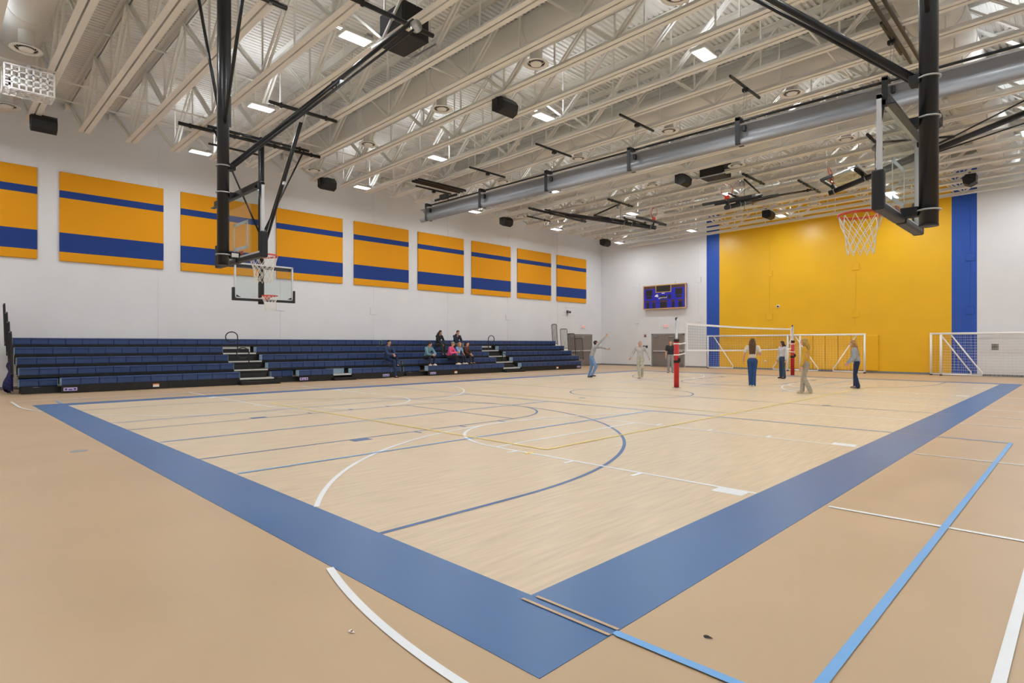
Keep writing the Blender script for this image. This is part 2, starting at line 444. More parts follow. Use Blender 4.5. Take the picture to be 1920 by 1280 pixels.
# ---- ducts
def duct(y, label, xa=-21.6, xb=-3.25, diffs=(-20.9, -17.1, -13.2, -9.55, -5.8)):
    root = empty('air_duct', (0, y, 0), label=label, cat='duct', group='round ducts across the roof')
    pts = []; prev = None
    MB().tube([(xa, 0, zc(xa)+.8), (xb, 0, zc(xb)+.8)], .42, 24).build('duct_tube', 'duct_white', root, True)
    x = xa+1.2
    while x < xb:
        MB().tube([(x-.02, 0, zc(x)+.8), (x+.02, 0, zc(x)+.8)], .432, 24).build('duct_band', 'duct_white', root, True); x += 1.8
    for x in diffs:
        if not xa < x < xb: continue
        d = MB().lathe([(.15, .42), (.15, .1), (.15, 0)], (x, 0, zc(x)+.02), 20).build('drop_pipe', 'duct_white', root, True)
        MB().lathe([(.16, .06), (.31, 0), (.31, -.02), (.22, .0)], (x, 0, zc(x)), 24).lathe([(0, -.03), (.13, -.03), (.15, .0), (.1, .03)], (x, 0, zc(x)), 20).build('diffuser_ring', 'steel_white', d, True)
        MB().lathe([(0, .03), (.2, .03), (.21, .0)], (x, 0, zc(x)+.02), 20).build('diffuser_throat', 'black_matte', d)
duct(1.72, 'white round duct nearest the camera, above the white projector cage', xa=-23.2, diffs=(-21.3, -17.1, -13.2, -9.5, -5.8))
duct(10.59, 'white round duct with drop diffusers behind the first hanging black hoop')
duct(16.92, 'white round duct just beyond the rolled grey divider curtain')
duct(21.99, 'white round duct over the middle of the far half court')
duct(30.86, 'white round duct nearest the yellow back wall')
tr = empty('trunk_duct', (-2.6, 20, 0), label='big white trunk duct running lengthwise above the right-hand hoops', cat='duct')
MB().tube([(0, -16, zc(-2.6)+.9), (0, 12.5, zc(-2.6)+.9)], .58, 28).build('duct_tube', 'duct_white', tr, True)
for y in range(-15, 13, 2): MB().tube([(0, y-.02, zc(-2.6)+.9), (0, y+.02, zc(-2.6)+.9)], .595, 28).build('duct_band', 'duct_white', tr, True)

# ---- LED ceiling lights
def make_light():
    root = empty('ceiling_light', (0,0,0))
    MB().rbox((0, 0, .05), (.4, .72, .08), .02, 2).build('housing', 'nosing', root)
    MB().add([(-.155, -.31, .002), (-.155, .31, .002), (.155, .31, .002), (.155, -.31, .002)], [(0, 1, 2, 3)]).build('lens', 'lens_lit', root)
    MB().add([(-.17, -.33, .092), (.17, -.33, .092), (.17, .33, .092), (-.17, .33, .092)], [(0, 1, 2, 3)]).build('upper_lens', 'lens_lit', root)
    for nm, wt, z, flip in (('lamp_light', LAMP_W, -.004, 0), ('lamp_spill', UP_W, .1, PI)):
        ld = bpy.data.lights.new(nm, 'AREA'); ld.shape = 'RECTANGLE'; ld.size = .3; ld.size_y = .6; ld.energy = wt; ld.color = (.94, .975, 1.0)
        if flip: ld.spread = R(165); ld.color = (.86, .93, 1.0)
        lo = bpy.data.objects.new(nm, ld); COL.objects.link(lo); lo.parent = root; lo.location = (0, 0, z); lo.rotation_euler = (flip, 0, 0)
    MB().box((.27, .18, .04), (.1, .14, .06)).build('driver_box', 'silver', root)
    for s in (-1, 1): MB().tube([(0, s*.28, .09), (0, s*.6, .12)], .012, 6).build('hanger', 'steel_white', root)
    return root
lt = make_light(); first = True
LX = [3.66-5.085*i for i in range(6)]; LY = [6.85+6.336*j for j in range(-1, 5)]
for j, y in enumerate(LY):
    for i, x in enumerate(LX):
        o = lt if first else copy_tree(lt); first = False
        o.location = (x, y, zc(x)-.0)
        tag(o, 'LED ceiling light, %s row from the yellow wall, %s from the bleacher wall' % (ORD[5-j], ORD[5-i]), 'light', 'LED ceiling lights')
# ================================================================== things on the bleacher wall
PAN = [(-.37+3.757*i, 2.8+3.757*i) for i in range(9)]
PL = ['cut off by the left edge of the photo', 'second from the left edge of the photo', 'third from the left, behind the nearest hanging hoop',
      'fourth from the left, right of the hoops', 'fifth from the left edge', 'sixth from the left edge', 'seventh from the left edge', 'second from the far corner', 'nearest the far corner']
def make_panel():
    root = empty('acoustic_panel', (0,0,0))
    MB().rbox((.035, 1.58, 1.525), (.06, 3.16, 3.05), .012, 2).build('fabric_body', 'panel_gold', root)
    MB().rbox((.04, 1.58, 2.285), (.06, 3.162, .25), .006, 1).build('stripe', 'panel_blue', root)['label'] = 'narrow navy stripe'
    MB().rbox((.04, 1.58, .64), (.06, 3.162, .66), .006, 1).build('stripe', 'panel_blue', root)['label'] = 'broad navy stripe'
    return root
pn = make_panel()
for i, (a, b) in enumerate(PAN):
    o = pn if i == 0 else copy_tree(pn)
    o.location = (XW+.002, a, 4.33)
    tag(o, 'golden wall panel with two navy stripes, '+PL[i], 'wall panel', 'acoustic panels above the bleachers')

# ================================================================== bleachers
RX = [0, -21.95, -22.51, -23.07, -23.63, -24.19]
RZ = [0, .47, .775, 1.08, 1.385, 1.69]
MODW = .457
def seat_mesh(wd):
    prof = [(-.006, -.212), (.0, -.055), (.016, -.05), (.02, -.018), (-.012, 0), (-.26, 0), (-.28, -.02), (-.28, -.212)]
    mb = MB(); g = .007
    mb.prism([(x, 0, z) for x, z in prof], (0, g, 0), (0, wd-2*g, 0))
    mb.mm((-.004, g+.02, -.19), (.004, wd-g-.02, -.075)); mb.mm((-.27, .05, -.24), (-.06, .1, -.212)); mb.mm((-.27, wd-.1, -.24), (-.06, wd-.05, -.212))
    return mb
SEATS = {}
def seats(parent, x, z, ya, yb):
    """individual seat modules between ya and yb"""
    n = max(1, round((yb-ya)/MODW)); wd = (yb-ya)/n; key = round(wd, 3)
    for i in range(n):
        if key not in SEATS:
            SEATS[key] = seat_mesh(wd).build('seat_module', 'seat_blue', parent); o = SEATS[key]
        else: o = inst(SEATS[key], parent)
        o.location = (x, ya+i*wd, z)
    for yy in (ya-.012, yb): MB().mm((x-.275, yy, z-.235), (x-.008, yy+.012, z-.006)).build('end_cap', 'seat_end', parent)
def bank(name, label, y0, y1, aisle, row1, ends, left_rail, right_rail):
    root = empty(name, (-23.1, (y0+y1)/2, 0), label=label, cat='bleachers', group='telescopic bleacher banks')
    off = (-23.1, (y0+y1)/2, 0)
    def B(mb, nm, m, par=root): return mb.build(nm, m, par, off=off)
    for n in range(1, 6):
        x, z = RX[n], RZ[n]; dz = z-.24
        xb = RX[n+1]-.04 if n < 5 else XW+.12
        ye = ends[n-1]
        row = B(MB().mm((xb, y0, dz-.025), (x-.052 if n > 1 else x-.52, ye, dz-.002)), 'row_deck', 'ply')
        row['label'] = 'plywood deck of one seating row'
        sub = lambda mb, nm, m: B(mb, nm, m, row)
        if n > 1: sub(MB().mm((x-.05, y0, dz-.062), (x-.012, ye, dz+.0275)), 'nose_beam', 'black_matte')  # real beam; its raised black top stands in for shade under the seats
        sub(MB().mm((x-.3, y0+.01, dz-.3 if n > 1 else .01), (x-.26, ye-.01, dz-.03)), 'riser_beam', 'black_matte')
        runs = [(y0, aisle[0]), (aisle[1], ye)] if n < 5 else [(y0, ye)]
        holder = bpy.data.objects
        if n > 1:
            for a, b in runs: seats_rel(row, x, z, a, b, off)
        else:
            for a, b, rec in row1:
                xx = x-.47 if rec else x
                zz = z-.03 if rec else z
                seats_rel(row, xx, zz, a, b, off)
                sub(MB().mm((xx-.06, a, .015), (xx-.015, b, zz-.2125)), 'front_skirt', 'black_matte')
    # aisle stairs
    a, b = aisle
    for n in range(1, 5):
        dz = RZ[n]-.24; x = RX[n]
        st = B(MB().mm((x-.3, a+.02, dz-.05), (x+.005, b-.02, dz+.004)), 'aisle_tread', 'nosing')
        B(MB().mm((x-.55, a+.04, dz+.004), (x-.29, b-.18, dz+.15)), 'half_step', 'black_matte')
        B(MB().mm((x-.012, a, dz-.2), (x-.002, b, dz-.055)), 'aisle_riser', 'black_matte')
    B(MB().mm((RX[5]-.05, a+.02, RZ[4]-.23), (RX[5]-.03, b-.02, RZ[5]-.3)), 'riser_panel', 'nosing')
    B(MB().mm((RX[1]-.25, a, .015), (RX[1]-.02, b, RZ[1]-.3)), 'front_skirt', 'black_matte')
    B(MB().mm((RX[1]+.0, a-.05, .0), (RX[1]+.3, b+.1, .125)), 'floor_step', 'black_matte')
    # loop hand rails in the aisle
    s = -1 if y0 < 5 else 1
    mid = (a+b)/2-.05
    for n in (4, 2):
        dz = RZ[n]-.24; x = RX[n]-.1
        pts = [(x, mid, dz), (x, mid, dz+.45)]
        pts += [(x, mid+s*(.24-.24*math.cos(t))-s*.03*math.sin(t/2), dz+.62+.2*math.sin(t)) for t in [i*2*PI*.86/14 for i in range(15)]]
        B(MB().tube(pts, .021, 8), 'hand_rail', 'black_steel')
        B(MB().mm((x-.07, mid-.07, dz), (x+.07, mid+.07, dz+.05)), 'rail_foot', 'black_steel')
    # end guard rails: one framed grille for each upper row
    for on, ye_, in ((left_rail, y0-.18), (right_rail, None)):
        if not on: continue
        for n in range(2, 6):
            yy = ye_ if ye_ is not None else ends[n-1]+.1
            xa, xb = RX[n]+.16, RX[n]-.4
            if n == 5: xa, xb = RX[5]+.0, RX[5]-.4
            zb, zt = RZ[n]-.26, RZ[n]+1.07
            lean = -.12
            g = B(MB().tube([(xa+.08, yy+.02, zb), (xa, yy+lean*.1, zt-.06), (xa-.05, yy+lean*.1, zt), (xb+.05, yy+lean*.1, zt), (xb, yy+lean*.1, zt-.06), (xb+.08, yy+.02, zb)], .019, 6), 'guard_rail', 'black_steel')
            q = MB(); nb = 7
            for i in range(1, nb+1):
                xx = xa+(xb-xa)*i/(nb+1); q.tube([(xx+.08, yy+.015, zb+.1), (xx, yy+lean*.1, zt-.01)], .009, 5)
                B(q, 'grille_bar', 'black_steel', g); q = MB()
            B(MB().tube([(xa+.07, yy+.018, zb+.1), (xb+.07, yy+.018, zb+.1)], .014, 6), 'lower_rail', 'black_steel', g)
    return root, B
def seats_rel(row, x, z, a, b, off): seats_off(row, x-off[0], z, a-off[1], b-off[1])
seats_off = seats
bk1, B1 = bank('bleacher_bank', 'navy five-row bleacher bank on the left, nearer the camera', 2.1, 15.62, (8.23, 9.52),
     [(2.09, 3.0, True), (3.03, 8.24, False), (9.6, 10.45, True), (10.5, 11.96, False), (12.81, 14.77, False), (14.85, 15.6, True)], [15.62]*5, True, False)
bk2, B2 = bank('bleacher_bank', 'navy five-row bleacher bank in the middle where six people sit together', 15.75, 28.9, (21.75, 23.05),
     [(15.77, 16.66, True), (16.81, 21.8, False), (23.15, 28.44, False)], [28.46, 28.95, 28.9, 28.85, 28.67], False, True)
for n in range(1, 6):  # black boxes standing in for the shade between the two banks
    xx = RX[n]-(.47 if n == 1 else 0)
    B1(MB().mm((xx-.28, 15.623, max(.02, RZ[n]-.3)), (xx-.02, 15.725, RZ[n]-.03)), 'gap_shade', 'black_matte', bk1)
# the little opening with a step in row one
B1(MB().mm((RX[1]-.4, 11.98, .2), (RX[1]-.02, 12.79, .25)), 'step_tread', 'nosing', bk1)
B1(MB().mm((RX[1]-.3, 11.9, 0), (RX[1]+.22, 12.9, .12)), 'floor_step', 'black_matte', bk1)
B1(MB().mm((RX[2]-.1, 11.98, .25), (RX[2]-.06, 12.79, .5)), 'riser_panel', 'seat_end', bk1)
# notice plates along the black skirts
def plate(B, par, y, kind, x=RX[1]-.012):
    wd, ht = (.34, .1) if kind != 'isa' else (.17, .15)
    zz = .12
    if kind == 'orange':
        p = B(MB().mm((x, y-.09, zz-.05), (x+.004, y+.09, zz+.03)), 'notice_plate', 'sign_paper', par)
        B(MB().mm((x, y-.09, zz+.03), (x+.0045, y+.09, zz+.06)), 'notice_stripe', 'sign_orange', p); return
    p = B(MB().mm((x, y-wd/2, zz-ht/2), (x+.004, y+wd/2, zz+ht/2)), 'notice_plate', 'sign_violet', par)
    if kind == 'isa':
        B(MB().tube([(x+.006, y+.03*math.cos(t)-.005, zz-.02+.03*math.sin(t)) for t in [i*PI*1.4/8+PI*.8 for i in range(9)]], .008, 5).box((x+.005, y-.012, zz+.035), (.006, .02, .05)).box((x+.005, y+.02, zz+.005), (.006, .06, .016)), 'wheelchair_symbol', 'sign_ink', p)
    else:
        B(MB().box((x+.004, y-.11, zz), (.006, .06, .05)).box((x+.004, y+.11, zz), (.006, .06, .05)).box((x+.004, y, zz-.01), (.006, .1, .03)), 'pictogram', 'sign_ink', p)
for y in (3.25, 10.7, 14.5): plate(B1, bk1, y, 'bar')
for y in (2.5, 9.95): plate(B1, bk1, y, 'isa', RX[1]-.47-.012)
plate(B1, bk1, 5.55, 'orange'); plate(B2, bk2, 18.5, 'orange'); plate(B2, bk2, 26.2, 'orange')
plate(B2, bk2, 17.1, 'bar'); plate(B2, bk2, 28.2, 'bar'); plate(B2, bk2, 16.1, 'isa', RX[1]-.47-.012)
for B, par, ys in ((B1, bk1, (4.95, 6.0)), (B2, bk2, (18.2, 18.85, 26.0, 26.55))):
    for y in ys: B(MB().mm((RX[1]-.014, y-.05, .02), (RX[1]-.009, y+.05, .2)), 'skirt_gap', 'eye_dark', par)
# blue side curtain bunched at the left end of the first bank
mb = MB(); vs = []; nz = 9; ny = 5
for i in range(nz):
    for j in range(ny):
        t = i/(nz-1); u = j/(ny-1)
        vs.append((-22.7-.6*u+.05*math.sin(7*t+3*u), 1.93-.16*math.sin(PI*u)*(.6+.5*math.sin(5*t+u*2)), .06+.84*t+.1*math.sin(4*u+t)))
vs2 = [(x, y+.05, z) for x, y, z in vs]; N = nz*ny
fs = [(i*ny+j, i*ny+j+1, (i+1)*ny+j+1, (i+1)*ny+j) for i in range(nz-1) for j in range(ny-1)]
mb.add(vs+vs2, fs+[tuple(k+N for k in reversed(f)) for f in fs])
B1(mb, 'side_curtain', 'cloth_blue', bk1)

# ================================================================== basketball hoops
RIMZ = 2.99
def hoop(label, loc, rz, fold=0.0, along=True, brace_y=3.0, zp=8.15, target=True):
    root = empty('basketball_hoop', loc, rz, label, 'basketball hoop', 'ceiling-hung basketball hoops')
    cf, sf = math.cos(fold), math.sin(fold)
    def T(p):
        dy, dz = p[1]+.65, p[2]-zp
        return (p[0], -.65+dy*cf-dz*sf, zp+dz*cf+dy*sf)
    def M(mb, nm, m, par=root, smooth=False):
        mb.v = [T(p) for p in mb.v]; return mb.build(nm, m, par, smooth)
    mast = M(MB().tube([(0, -.65, 2.76), (0, -.65, zp)], .09, 20), 'mast', 'black_steel', root, True)
    M(MB().tube([(0, -.65, 2.757), (0, -.65, 2.775)], .092, 20), 'mast_cap', 'pad_black', mast)
    M(MB().bar((.06, -.58, 5.0), (.06, -.58, zp-.4), .02, .06, (0,1,0)), 'mast_seam', 'black_steel', mast)
    for z in (4.36, 3.93, 2.93):
        M(MB().tube([(.105*math.cos(a), -.65+.105*math.sin(a), z) for a in [i*2*PI/20 for i in range(20)]], .011, 6, True), 'clamp_ring', 'silver', mast, True)
    for z in (4.36, 3.9): M(MB().box((0, -.53, z), (.16, .1, .09)), 'clamp_block', 'black_matte', mast)
    # glass board with rails, top bracket and padding
    bd = M(MB().mm((-.9, -.386, 2.9), (.9, -.374, 3.96)), 'backboard_glass', 'board_glass')
    for s in (-1, 1): M(MB().mm((min(s*.875, s*.925), -.41, 2.9), (max(s*.875, s*.925), -.366, 3.98)), 'side_rail', 'alu', bd)
    M(MB().mm((-.925, -.41, 3.94), (.925, -.366, 3.985)), 'top_rail', 'alu', bd)
    M(MB().mm((-.925, -.41, 2.88), (.925, -.366, 2.93)), 'bottom_rail', 'alu', bd)
    q = MB()
    for s in (-1, 1): q.mm((min(s*.305, s*.255), -.3735, 3.04), (max(s*.305, s*.255), -.3725, 3.5))
    q.mm((-.305, -.3735, 3.45), (.305, -.3725, 3.5)).mm((-.305, -.3735, 3.04), (.305, -.3725, 3.09))
    if target: M(q, 'target_square', 'line_white', bd)
    q = MB()
    for s in (-1, 1): q.prism([(s*.87, -.372, 3.0), (s*.87, -.372, 2.93), (s*.72, -.372, 2.93)], (0,0,0), (0, .001, 0))
    M(q, 'corner_mark', 'black_matte', bd)
    pad = M(MB().rbox((-.5, -.39, 2.86), (.95, .11, .075), .02, 2), 'edge_pad', 'pad_black')
    M(MB().rbox((.5, -.39, 2.86), (.95, .11, .075), .02, 2), 'edge_pad', 'pad_black')
    for s in (-1, 1):
        sp = M(MB().rbox((s*.95, -.39, 3.02), (.075, .115, .4), .02, 2), 'edge_pad', 'pad_black')
        M(MB().rbox((s*.95, -.39, 3.13), (.03, .12, .016), .004, 1), 'pad_slot', 'eye_dark', sp)
    tb = M(MB().mm((-.95, -.47, 3.86), (.95, -.46, 3.98)).mm((-.95, -.53, 3.85), (.95, -.46, 3.86)), 'top_bracket', 'black_steel')
    for s in (-1, 1):
        M(MB().bar((s*.86, -.47, 3.9), (s*.86, -.4, 3.9), .08, .05), 'bracket_lug', 'black_matte', tb)
        M(MB().prism([(s*.9, -.45, 3.97), (s*.9, -.40, 3.97), (s*.9, -.40, 3.66)], (0,0,0), (.012, 0, 0)), 'gusset', 'black_steel', tb)
    M(MB().mm((-.06, -.56, 2.88), (.06, -.4, 2.98)), 'lower_mount', 'black_matte')
    M(MB().mm((.061, -.54, 2.9), (.064, -.43, 2.965)), 'mount_label', 'sign_paper')
    # rim with plate and arms
    rim = M(MB().tube([(.2286*math.cos(a), .2286*math.sin(a), RIMZ) for a in [i*2*PI/32 for i in range(32)]], .0095, 8, True)
            .tube([(.232*math.cos(a), .232*math.sin(a), RIMZ-.018) for a in [i*2*PI/32 for i in range(32)]], .005, 5, True), 'rim', 'orange', root, True)
    M(MB().mm((-.07, -.37, RIMZ-.15), (.07, -.355, RIMZ+.03)).mm((-.09, -.36, RIMZ-.05), (.09, -.2, RIMZ-.035)), 'rim_plate', 'orange', rim)
    for s in (-1, 1): M(MB().bar((s*.06, -.36, RIMZ-.1), (s*.15, -.17, RIMZ-.012), .012, .03), 'rim_arm', 'orange', rim)
    # net: two families of cords
    q = MB(); n = 12
    def ring(u):
        a = max(0, 1-u); return .135+.09*(a**1.6)+.008*math.sin(9*u)
    lv = [0, .25, .45, .62, .8, 1.0]
    for k in range(n):
        for d in (-1, 1):
            pts = []
            for i, u in enumerate(lv):
                an = (k+d*.5*i)*2*PI/n; rr = ring(u)
                yy, zz = rr*math.sin(an), RIMZ-.02-.44*u
                pts.append((rr*math.cos(an), yy, zz))
            q.tube(pts, .0045, 4)
    if fold > .1:   # a raised rim: the cords hang limp under it
        q.v = [T(p) for p in q.v]; zt_ = T((0, 0, RIMZ))[2]
        q.v = [(x, y+(.45*(zt_-.0-z) if False else 0), z) for x, y, z in q.v]
        q.build('net', 'net_white', rim)
    else: q.build('net', 'net_white', rim)
    # braces to the roof
    a = T((0, -.55, 4.36)); top = (0, brace_y, zp+.02)
    if fold < .1:
        br = MB().tube([a, top], .042, 12).build('fold_brace', 'black_steel', root, True)
        MB().tube([(.1, a[1], a[2]-.03), (.1, brace_y+.05, zp-.12)], .024, 8).build('hoist_rod', 'black_steel', root, True)
        m1 = Vector(a).lerp(Vector(top), .55)
        MB().rbox((m1.x, m1.y, m1.z-.09), (.08, .12, .1), .01, 1).build('brace_lock', 'silver', br)
        MB().tube([(m1.x+.02, m1.y-.16+.05*math.cos(t), m1.z-.2+.08*math.sin(t)) for t in [i*2*PI/12 for i in range(12)]], .012, 6, True).build('pull_ring', 'black_matte', br)
        for s in (-1, 1): MB().tube([(s*.05, -.65, 5.0), (s*1.45, -.65, zp+.02)], .028, 8).build('sway_brace', 'black_steel', root, True)
    else:
        knee = (0, .9+.2*brace_y/3, zp-.3)
        MB().tube([a, knee], .036, 10).build('fold_brace', 'black_steel', root, True)
        MB().tube([knee, top], .036, 10).build('fold_brace', 'black_steel', root, True)
        MB().tube([(0, brace_y, zp), (0, brace_y, T((0, -.65, 3.5))[2])], .008, 6).build('hoist_cable', 'black_matte', root)
        for s in (-1, 1): MB().tube([T((s*.05, -.65, 5.0)), (s*1.1, -.65, zp+.02)], .024, 8).build('sway_brace', 'black_steel', root, True)
    # pipes clamped under the trusses
    def pipe(p, q_, r=.05):
        o = MB().tube([p, q_], r, 12).build('ceiling_pipe', 'black_steel', root, True)
        P_, Q_ = Vector(p), Vector(q_); L = (Q_-P_).length; nn = max(2, int(L/.63))
        for i in range(nn):
            c = P_.lerp(Q_, (i+.5)/nn)
            MB().box((c.x, c.y, c.z), (.06, .06, .13)).build('pipe_clamp', 'silver' if i % 2 else 'black_matte', o)
        return o
    zq = zp+.05
    pipe((-1.6, -.65, zp), (1.6, -.65, zp), .045)
    if along:
        pipe((-1.48, -1.6, zq), (-1.48, 1.08, zq)); pipe((1.48, -1.6, zq), (1.48, 1.08, zq)); pipe((-.24, brace_y-1.4, zq), (-.24, brace_y+.7, zq))
    else:
        pipe((-2.25, -1.13, zq), (2.25, -1.13, zq), .055); pipe((-1.0, brace_y, zq), (1.0, brace_y, zq), .05); pipe((-.8, -2.4, zq), (1.0, -2.4, zq), .035)
    MB().tube([(.05, brace_y, zp-.14), (.15, brace_y, zp-.14)], .12, 18).build('hoist_reel', 'silver', root, True)
    return root
FOLD = R(75)
hoop('lowered glass hoop seen from behind, left of centre with its mast nearest the camera', (CX+.02, 4.12, 0), 0, 0, True, 3.1, zc(-10)-.13)
hoop('lowered glass hoop facing right, further back in front of the bleacher wall', (-18.07, 7.69, 0), -PI/2, 0, False, 2.3, zc(-18.7)-.13, target=False)
hoop('lowered glass hoop at the right edge with a thick black mast and large white net', (-1.88, 7.69, 0), PI/2, 0, False, 3.5, zc(-1.3)-.13)
hoop('folded-up hoop under the roof nearest the far left corner', (-18.07, 2*CY-7.69, 0), -PI/2, FOLD, False, 2.6, zc(-18.7)-.13)
hoop('folded-up hoop under the roof in front of the yellow wall', (CX, 2*CY-4.12, 0), PI, FOLD, True, 2.9, zc(-10)-.13)
hoop('folded-up hoop under the roof behind the right-hand mast', (-1.88, 2*CY-7.69, 0), PI/2, FOLD, False, 3.3, zc(-1.3)-.13)

# ================================================================== rolled divider curtain
cu = empty('divider_curtain', (-8.6, CY, 7.0), label='long grey roll-up divider curtain hung under the roof across the gym', cat='curtain')
co = (-8.6, CY, 7.0); XA, XZ_ = -20.4, 3.4
prof = []
prof = [(-.1, .2), (-.15, .21), (-.165, .235), (-.14, .25)]
for i in range(15):
    t = i/14; prof.append((-.12+.2*math.sin(PI*t)+.03*t, .255-.46*t))
out = prof; inn = [(y+.03, z+.004) for y, z in reversed(prof[4:])]
MB().prism([(0, CY+y, 7.02+z) for y, z in out+inn], (XA, 0, 0), (XZ_-XA, 0, 0)).build('vinyl_roll', 'vinyl_grey', cu, off=co)
MB().tube([(XA-.03, CY-.06, 6.81), (XZ_, CY-.06, 6.81)], .09, 16).build('roller_tube', 'vinyl_grey', cu, True, off=co)
MB().tube([(XA+.1, CY+.02, 7.4), (XZ_, CY+.02, 7.4)], .032, 10).build('batten_pipe', 'black_steel', cu, True, off=co)
for x in (-19.97, -16.6, -13.23, -9.9, -6.56, -3.23, .1):
    st = MB().mm((x-.06, CY-.2, 6.75), (x+.06, CY-.185, 7.42)).mm((x-.06, CY-.2, 7.36), (x+.06, CY+.1, 7.45)).mm((x-.06, CY-.2, 6.74), (x+.06, CY+.12, 6.755)).build('lift_strap', 'black_matte', cu, off=co)
    MB().rbox((x+.13, CY-.05, 7.18), (.08, .12, .22), .02, 1).build('strap_guide', 'pad_black', st, off=co)
    hb = MB().bar((x+.05, CY-.75, zc(x)-.03), (x+.05, CY+1.15, zc(x)-.03), .045, .06).build('hanger_bar', 'black_steel', cu, off=co)
    MB().tube([(x+.05, CY+.16, zc(x)-.06), (x+.05, CY+.02, 7.42)], .005, 5).tube([(x+.1, CY+.2, zc(x)-.06), (x+.1, CY+.04, 7.42)], .005, 5).build('hanger_cable', 'silver', hb, off=co)
    MB().rbox((x+.05, CY+.2, zc(x)-.1), (.16, .12, .1), .02, 1).build('pulley_block', 'black_matte', hb, off=co)
for dx in (-.2, 0, .2): MB().bar((-19.2+dx, CY-1.3, zc(-19)-.06), (-19.2+dx, CY+1.2, zc(-19)-.06), .06, .09).build('motor_beam', 'black_steel', cu, off=co)
MB().tube([(-19.6, CY+.02, 7.55), (-18.2, CY+.02, 7.55)], .05, 10).rbox((-19.0, CY+.02, 7.6), (.45, .2, .2), .03, 1).build('drive_motor', 'black_matte', cu, off=co)
for dx in (-.1, .08): MB().bar((-3.0+dx, CY-2.0, zc(-3)-.05), (-3.0+dx, CY+1.8, zc(-3)-.05), .05, .07).build('motor_beam', 'black_steel', cu, off=co)

# ================================================================== loudspeakers
def make_speaker():
    root = empty('loudspeaker', (0,0,0))
    # trapezoid cabinet with its baffle tilted towards the floor, baffle faces local +x
    pr = [(-.2, 0, .2), (.14, 0, .2), (.24, 0, .06), (.2, 0, -.16), (.02, 0, -.24), (-.2, 0, -.12)]
    MB().prism(pr, (0, -.3, 0), (0, .6, 0)).build('cabinet', 'black_matte', root)
    MB().prism([(.245, 0, .055), (.255, 0, .05), (.215, 0, -.165), (.2, 0, -.155)], (0, -.27, 0), (0, .54, 0)).build('grille', 'pad_black', root)
    MB().mm((-.04, -.32, -.05), (.04, -.3, .26)).mm((-.04, .3, -.05), (.04, .32, .26)).mm((-.04, -.32, .25), (.04, .32, .27)).build('bracket', 'black_steel', root)
    MB().tube([(0, 0, .26), (0, 0, .42)], .025, 8).build('stem', 'steel_white', root)
    return root
sp = make_speaker()
SPK = [(-21.65, 2.57, 0, 'black loudspeaker at the left edge, below the white projector cage'),
       (-21.65, 11.52, 0, 'black loudspeaker near the bleacher wall, right of the two lowered hoops'),
       (-21.65, 21.66, 0, 'black loudspeaker near the bleacher wall, beyond the divider curtain'),
       (-21.65, 30.49, 0, 'black loudspeaker in the far left corner'),
       (-11.55, 11.5, 0, 'black loudspeaker under the trusses at top centre of the photo'),
       (-11.6, 21.68, 0, 'black loudspeaker hanging just right of the divider curtain straps'),
       (-11.6, 30.5, 0, 'black loudspeaker hanging in front of the yellow wall'),
       (-3.35, 21.6, PI, 'black loudspeaker half hidden behind the right-hand mast'),
       (-3.45, 30.45, PI, 'black loudspeaker in front of the right blue stripe')]
for i, (x, y, rz, lb) in enumerate(SPK):
    o = sp if i == 0 else copy_tree(sp)
    o.location = (x, y, zc(x)-.2); o.rotation_euler = (0, 0, rz)
    tag(o, lb, 'loudspeaker', 'loudspeakers under the roof')
def sub(label, x, y, sx, sy):
    root = empty('subwoofer', (x, y, zc(x)), label=label, cat='subwoofer', group='big black subwoofers')
    MB().rbox((0, 0, .32), (sx, sy, .72), .02, 1).build('cabinet', 'black_matte', root)
    MB().mm((-sx/2-.008, -sy/2+.05, .02), (-sx/2, sy/2-.05, .62)).mm((-sx/2+.05, -sy/2-.008, .02), (sx/2-.05, -sy/2, .62)).build('grille', 'pad_black', root)
    for yy in (-sy/2-.15, sy/2+.1): MB().mm((-sx/2-.1, yy, -.08), (sx/2+.1, yy+.04, -.04)).build('support_rail', 'silver', root)
    for xx in (-sx/2, sx/2): MB().tube([(xx, 0, .65), (xx, 0, 1.6)], .008, 5).build('hanger_rod', 'steel_white', root)
sub('large black subwoofer box above the first truss bay at top left centre', -11.0, 7.74, .95, .68)
sub('large black subwoofer box above the far half court', -10.8, 22.85, 1.0, .75)

# ================================================================== projector in a white cage
pj = empty('projector_cage', (-18.0, 1.85, 7.7), label='white perforated projector cage hanging at the upper left', cat='projector')
def grid(mb, o, u, v, nu, nv, t):
    o, u, v = Vector(o), Vector(u), Vector(v); nrm = u.cross(v).normalized()
    for i in range(nu+1): mb.bar(o+u*i/nu, o+u*i/nu+v, t, .008, nrm)
    for j in range(nv+1): mb.bar(o+v*j/nv, o+v*j/nv+u, t, .008, nrm)
hx, hy, hz = .28, .46, .27
for nm, o, u, v, nu, nv in (('side_grille', (hx, -hy, -hz), (0, 2*hy, 0), (0, 0, 2*hz), 7, 4), ('side_grille', (-hx, -hy, -hz), (0, 2*hy, 0), (0, 0, 2*hz), 7, 4),
                            ('floor_grille', (-hx, -hy, -hz), (0, 2*hy, 0), (2*hx, 0, 0), 7, 4), ('top_grille', (-hx, -hy, hz), (0, 2*hy, 0), (2*hx, 0, 0), 7, 4),
                            ('end_frame', (-hx, -hy, -hz), (2*hx, 0, 0), (0, 0, 2*hz), 1, 1), ('end_frame', (-hx, hy, -hz), (2*hx, 0, 0), (0, 0, 2*hz), 1, 1)):
    q = MB(); grid(q, o, u, v, nu, nv, .035); q.build(nm, 'goal_white', pj)
MB().rbox((0, 0, -.05), (.38, .6, .2), .03, 2).build('projector_body', 'nosing', pj)
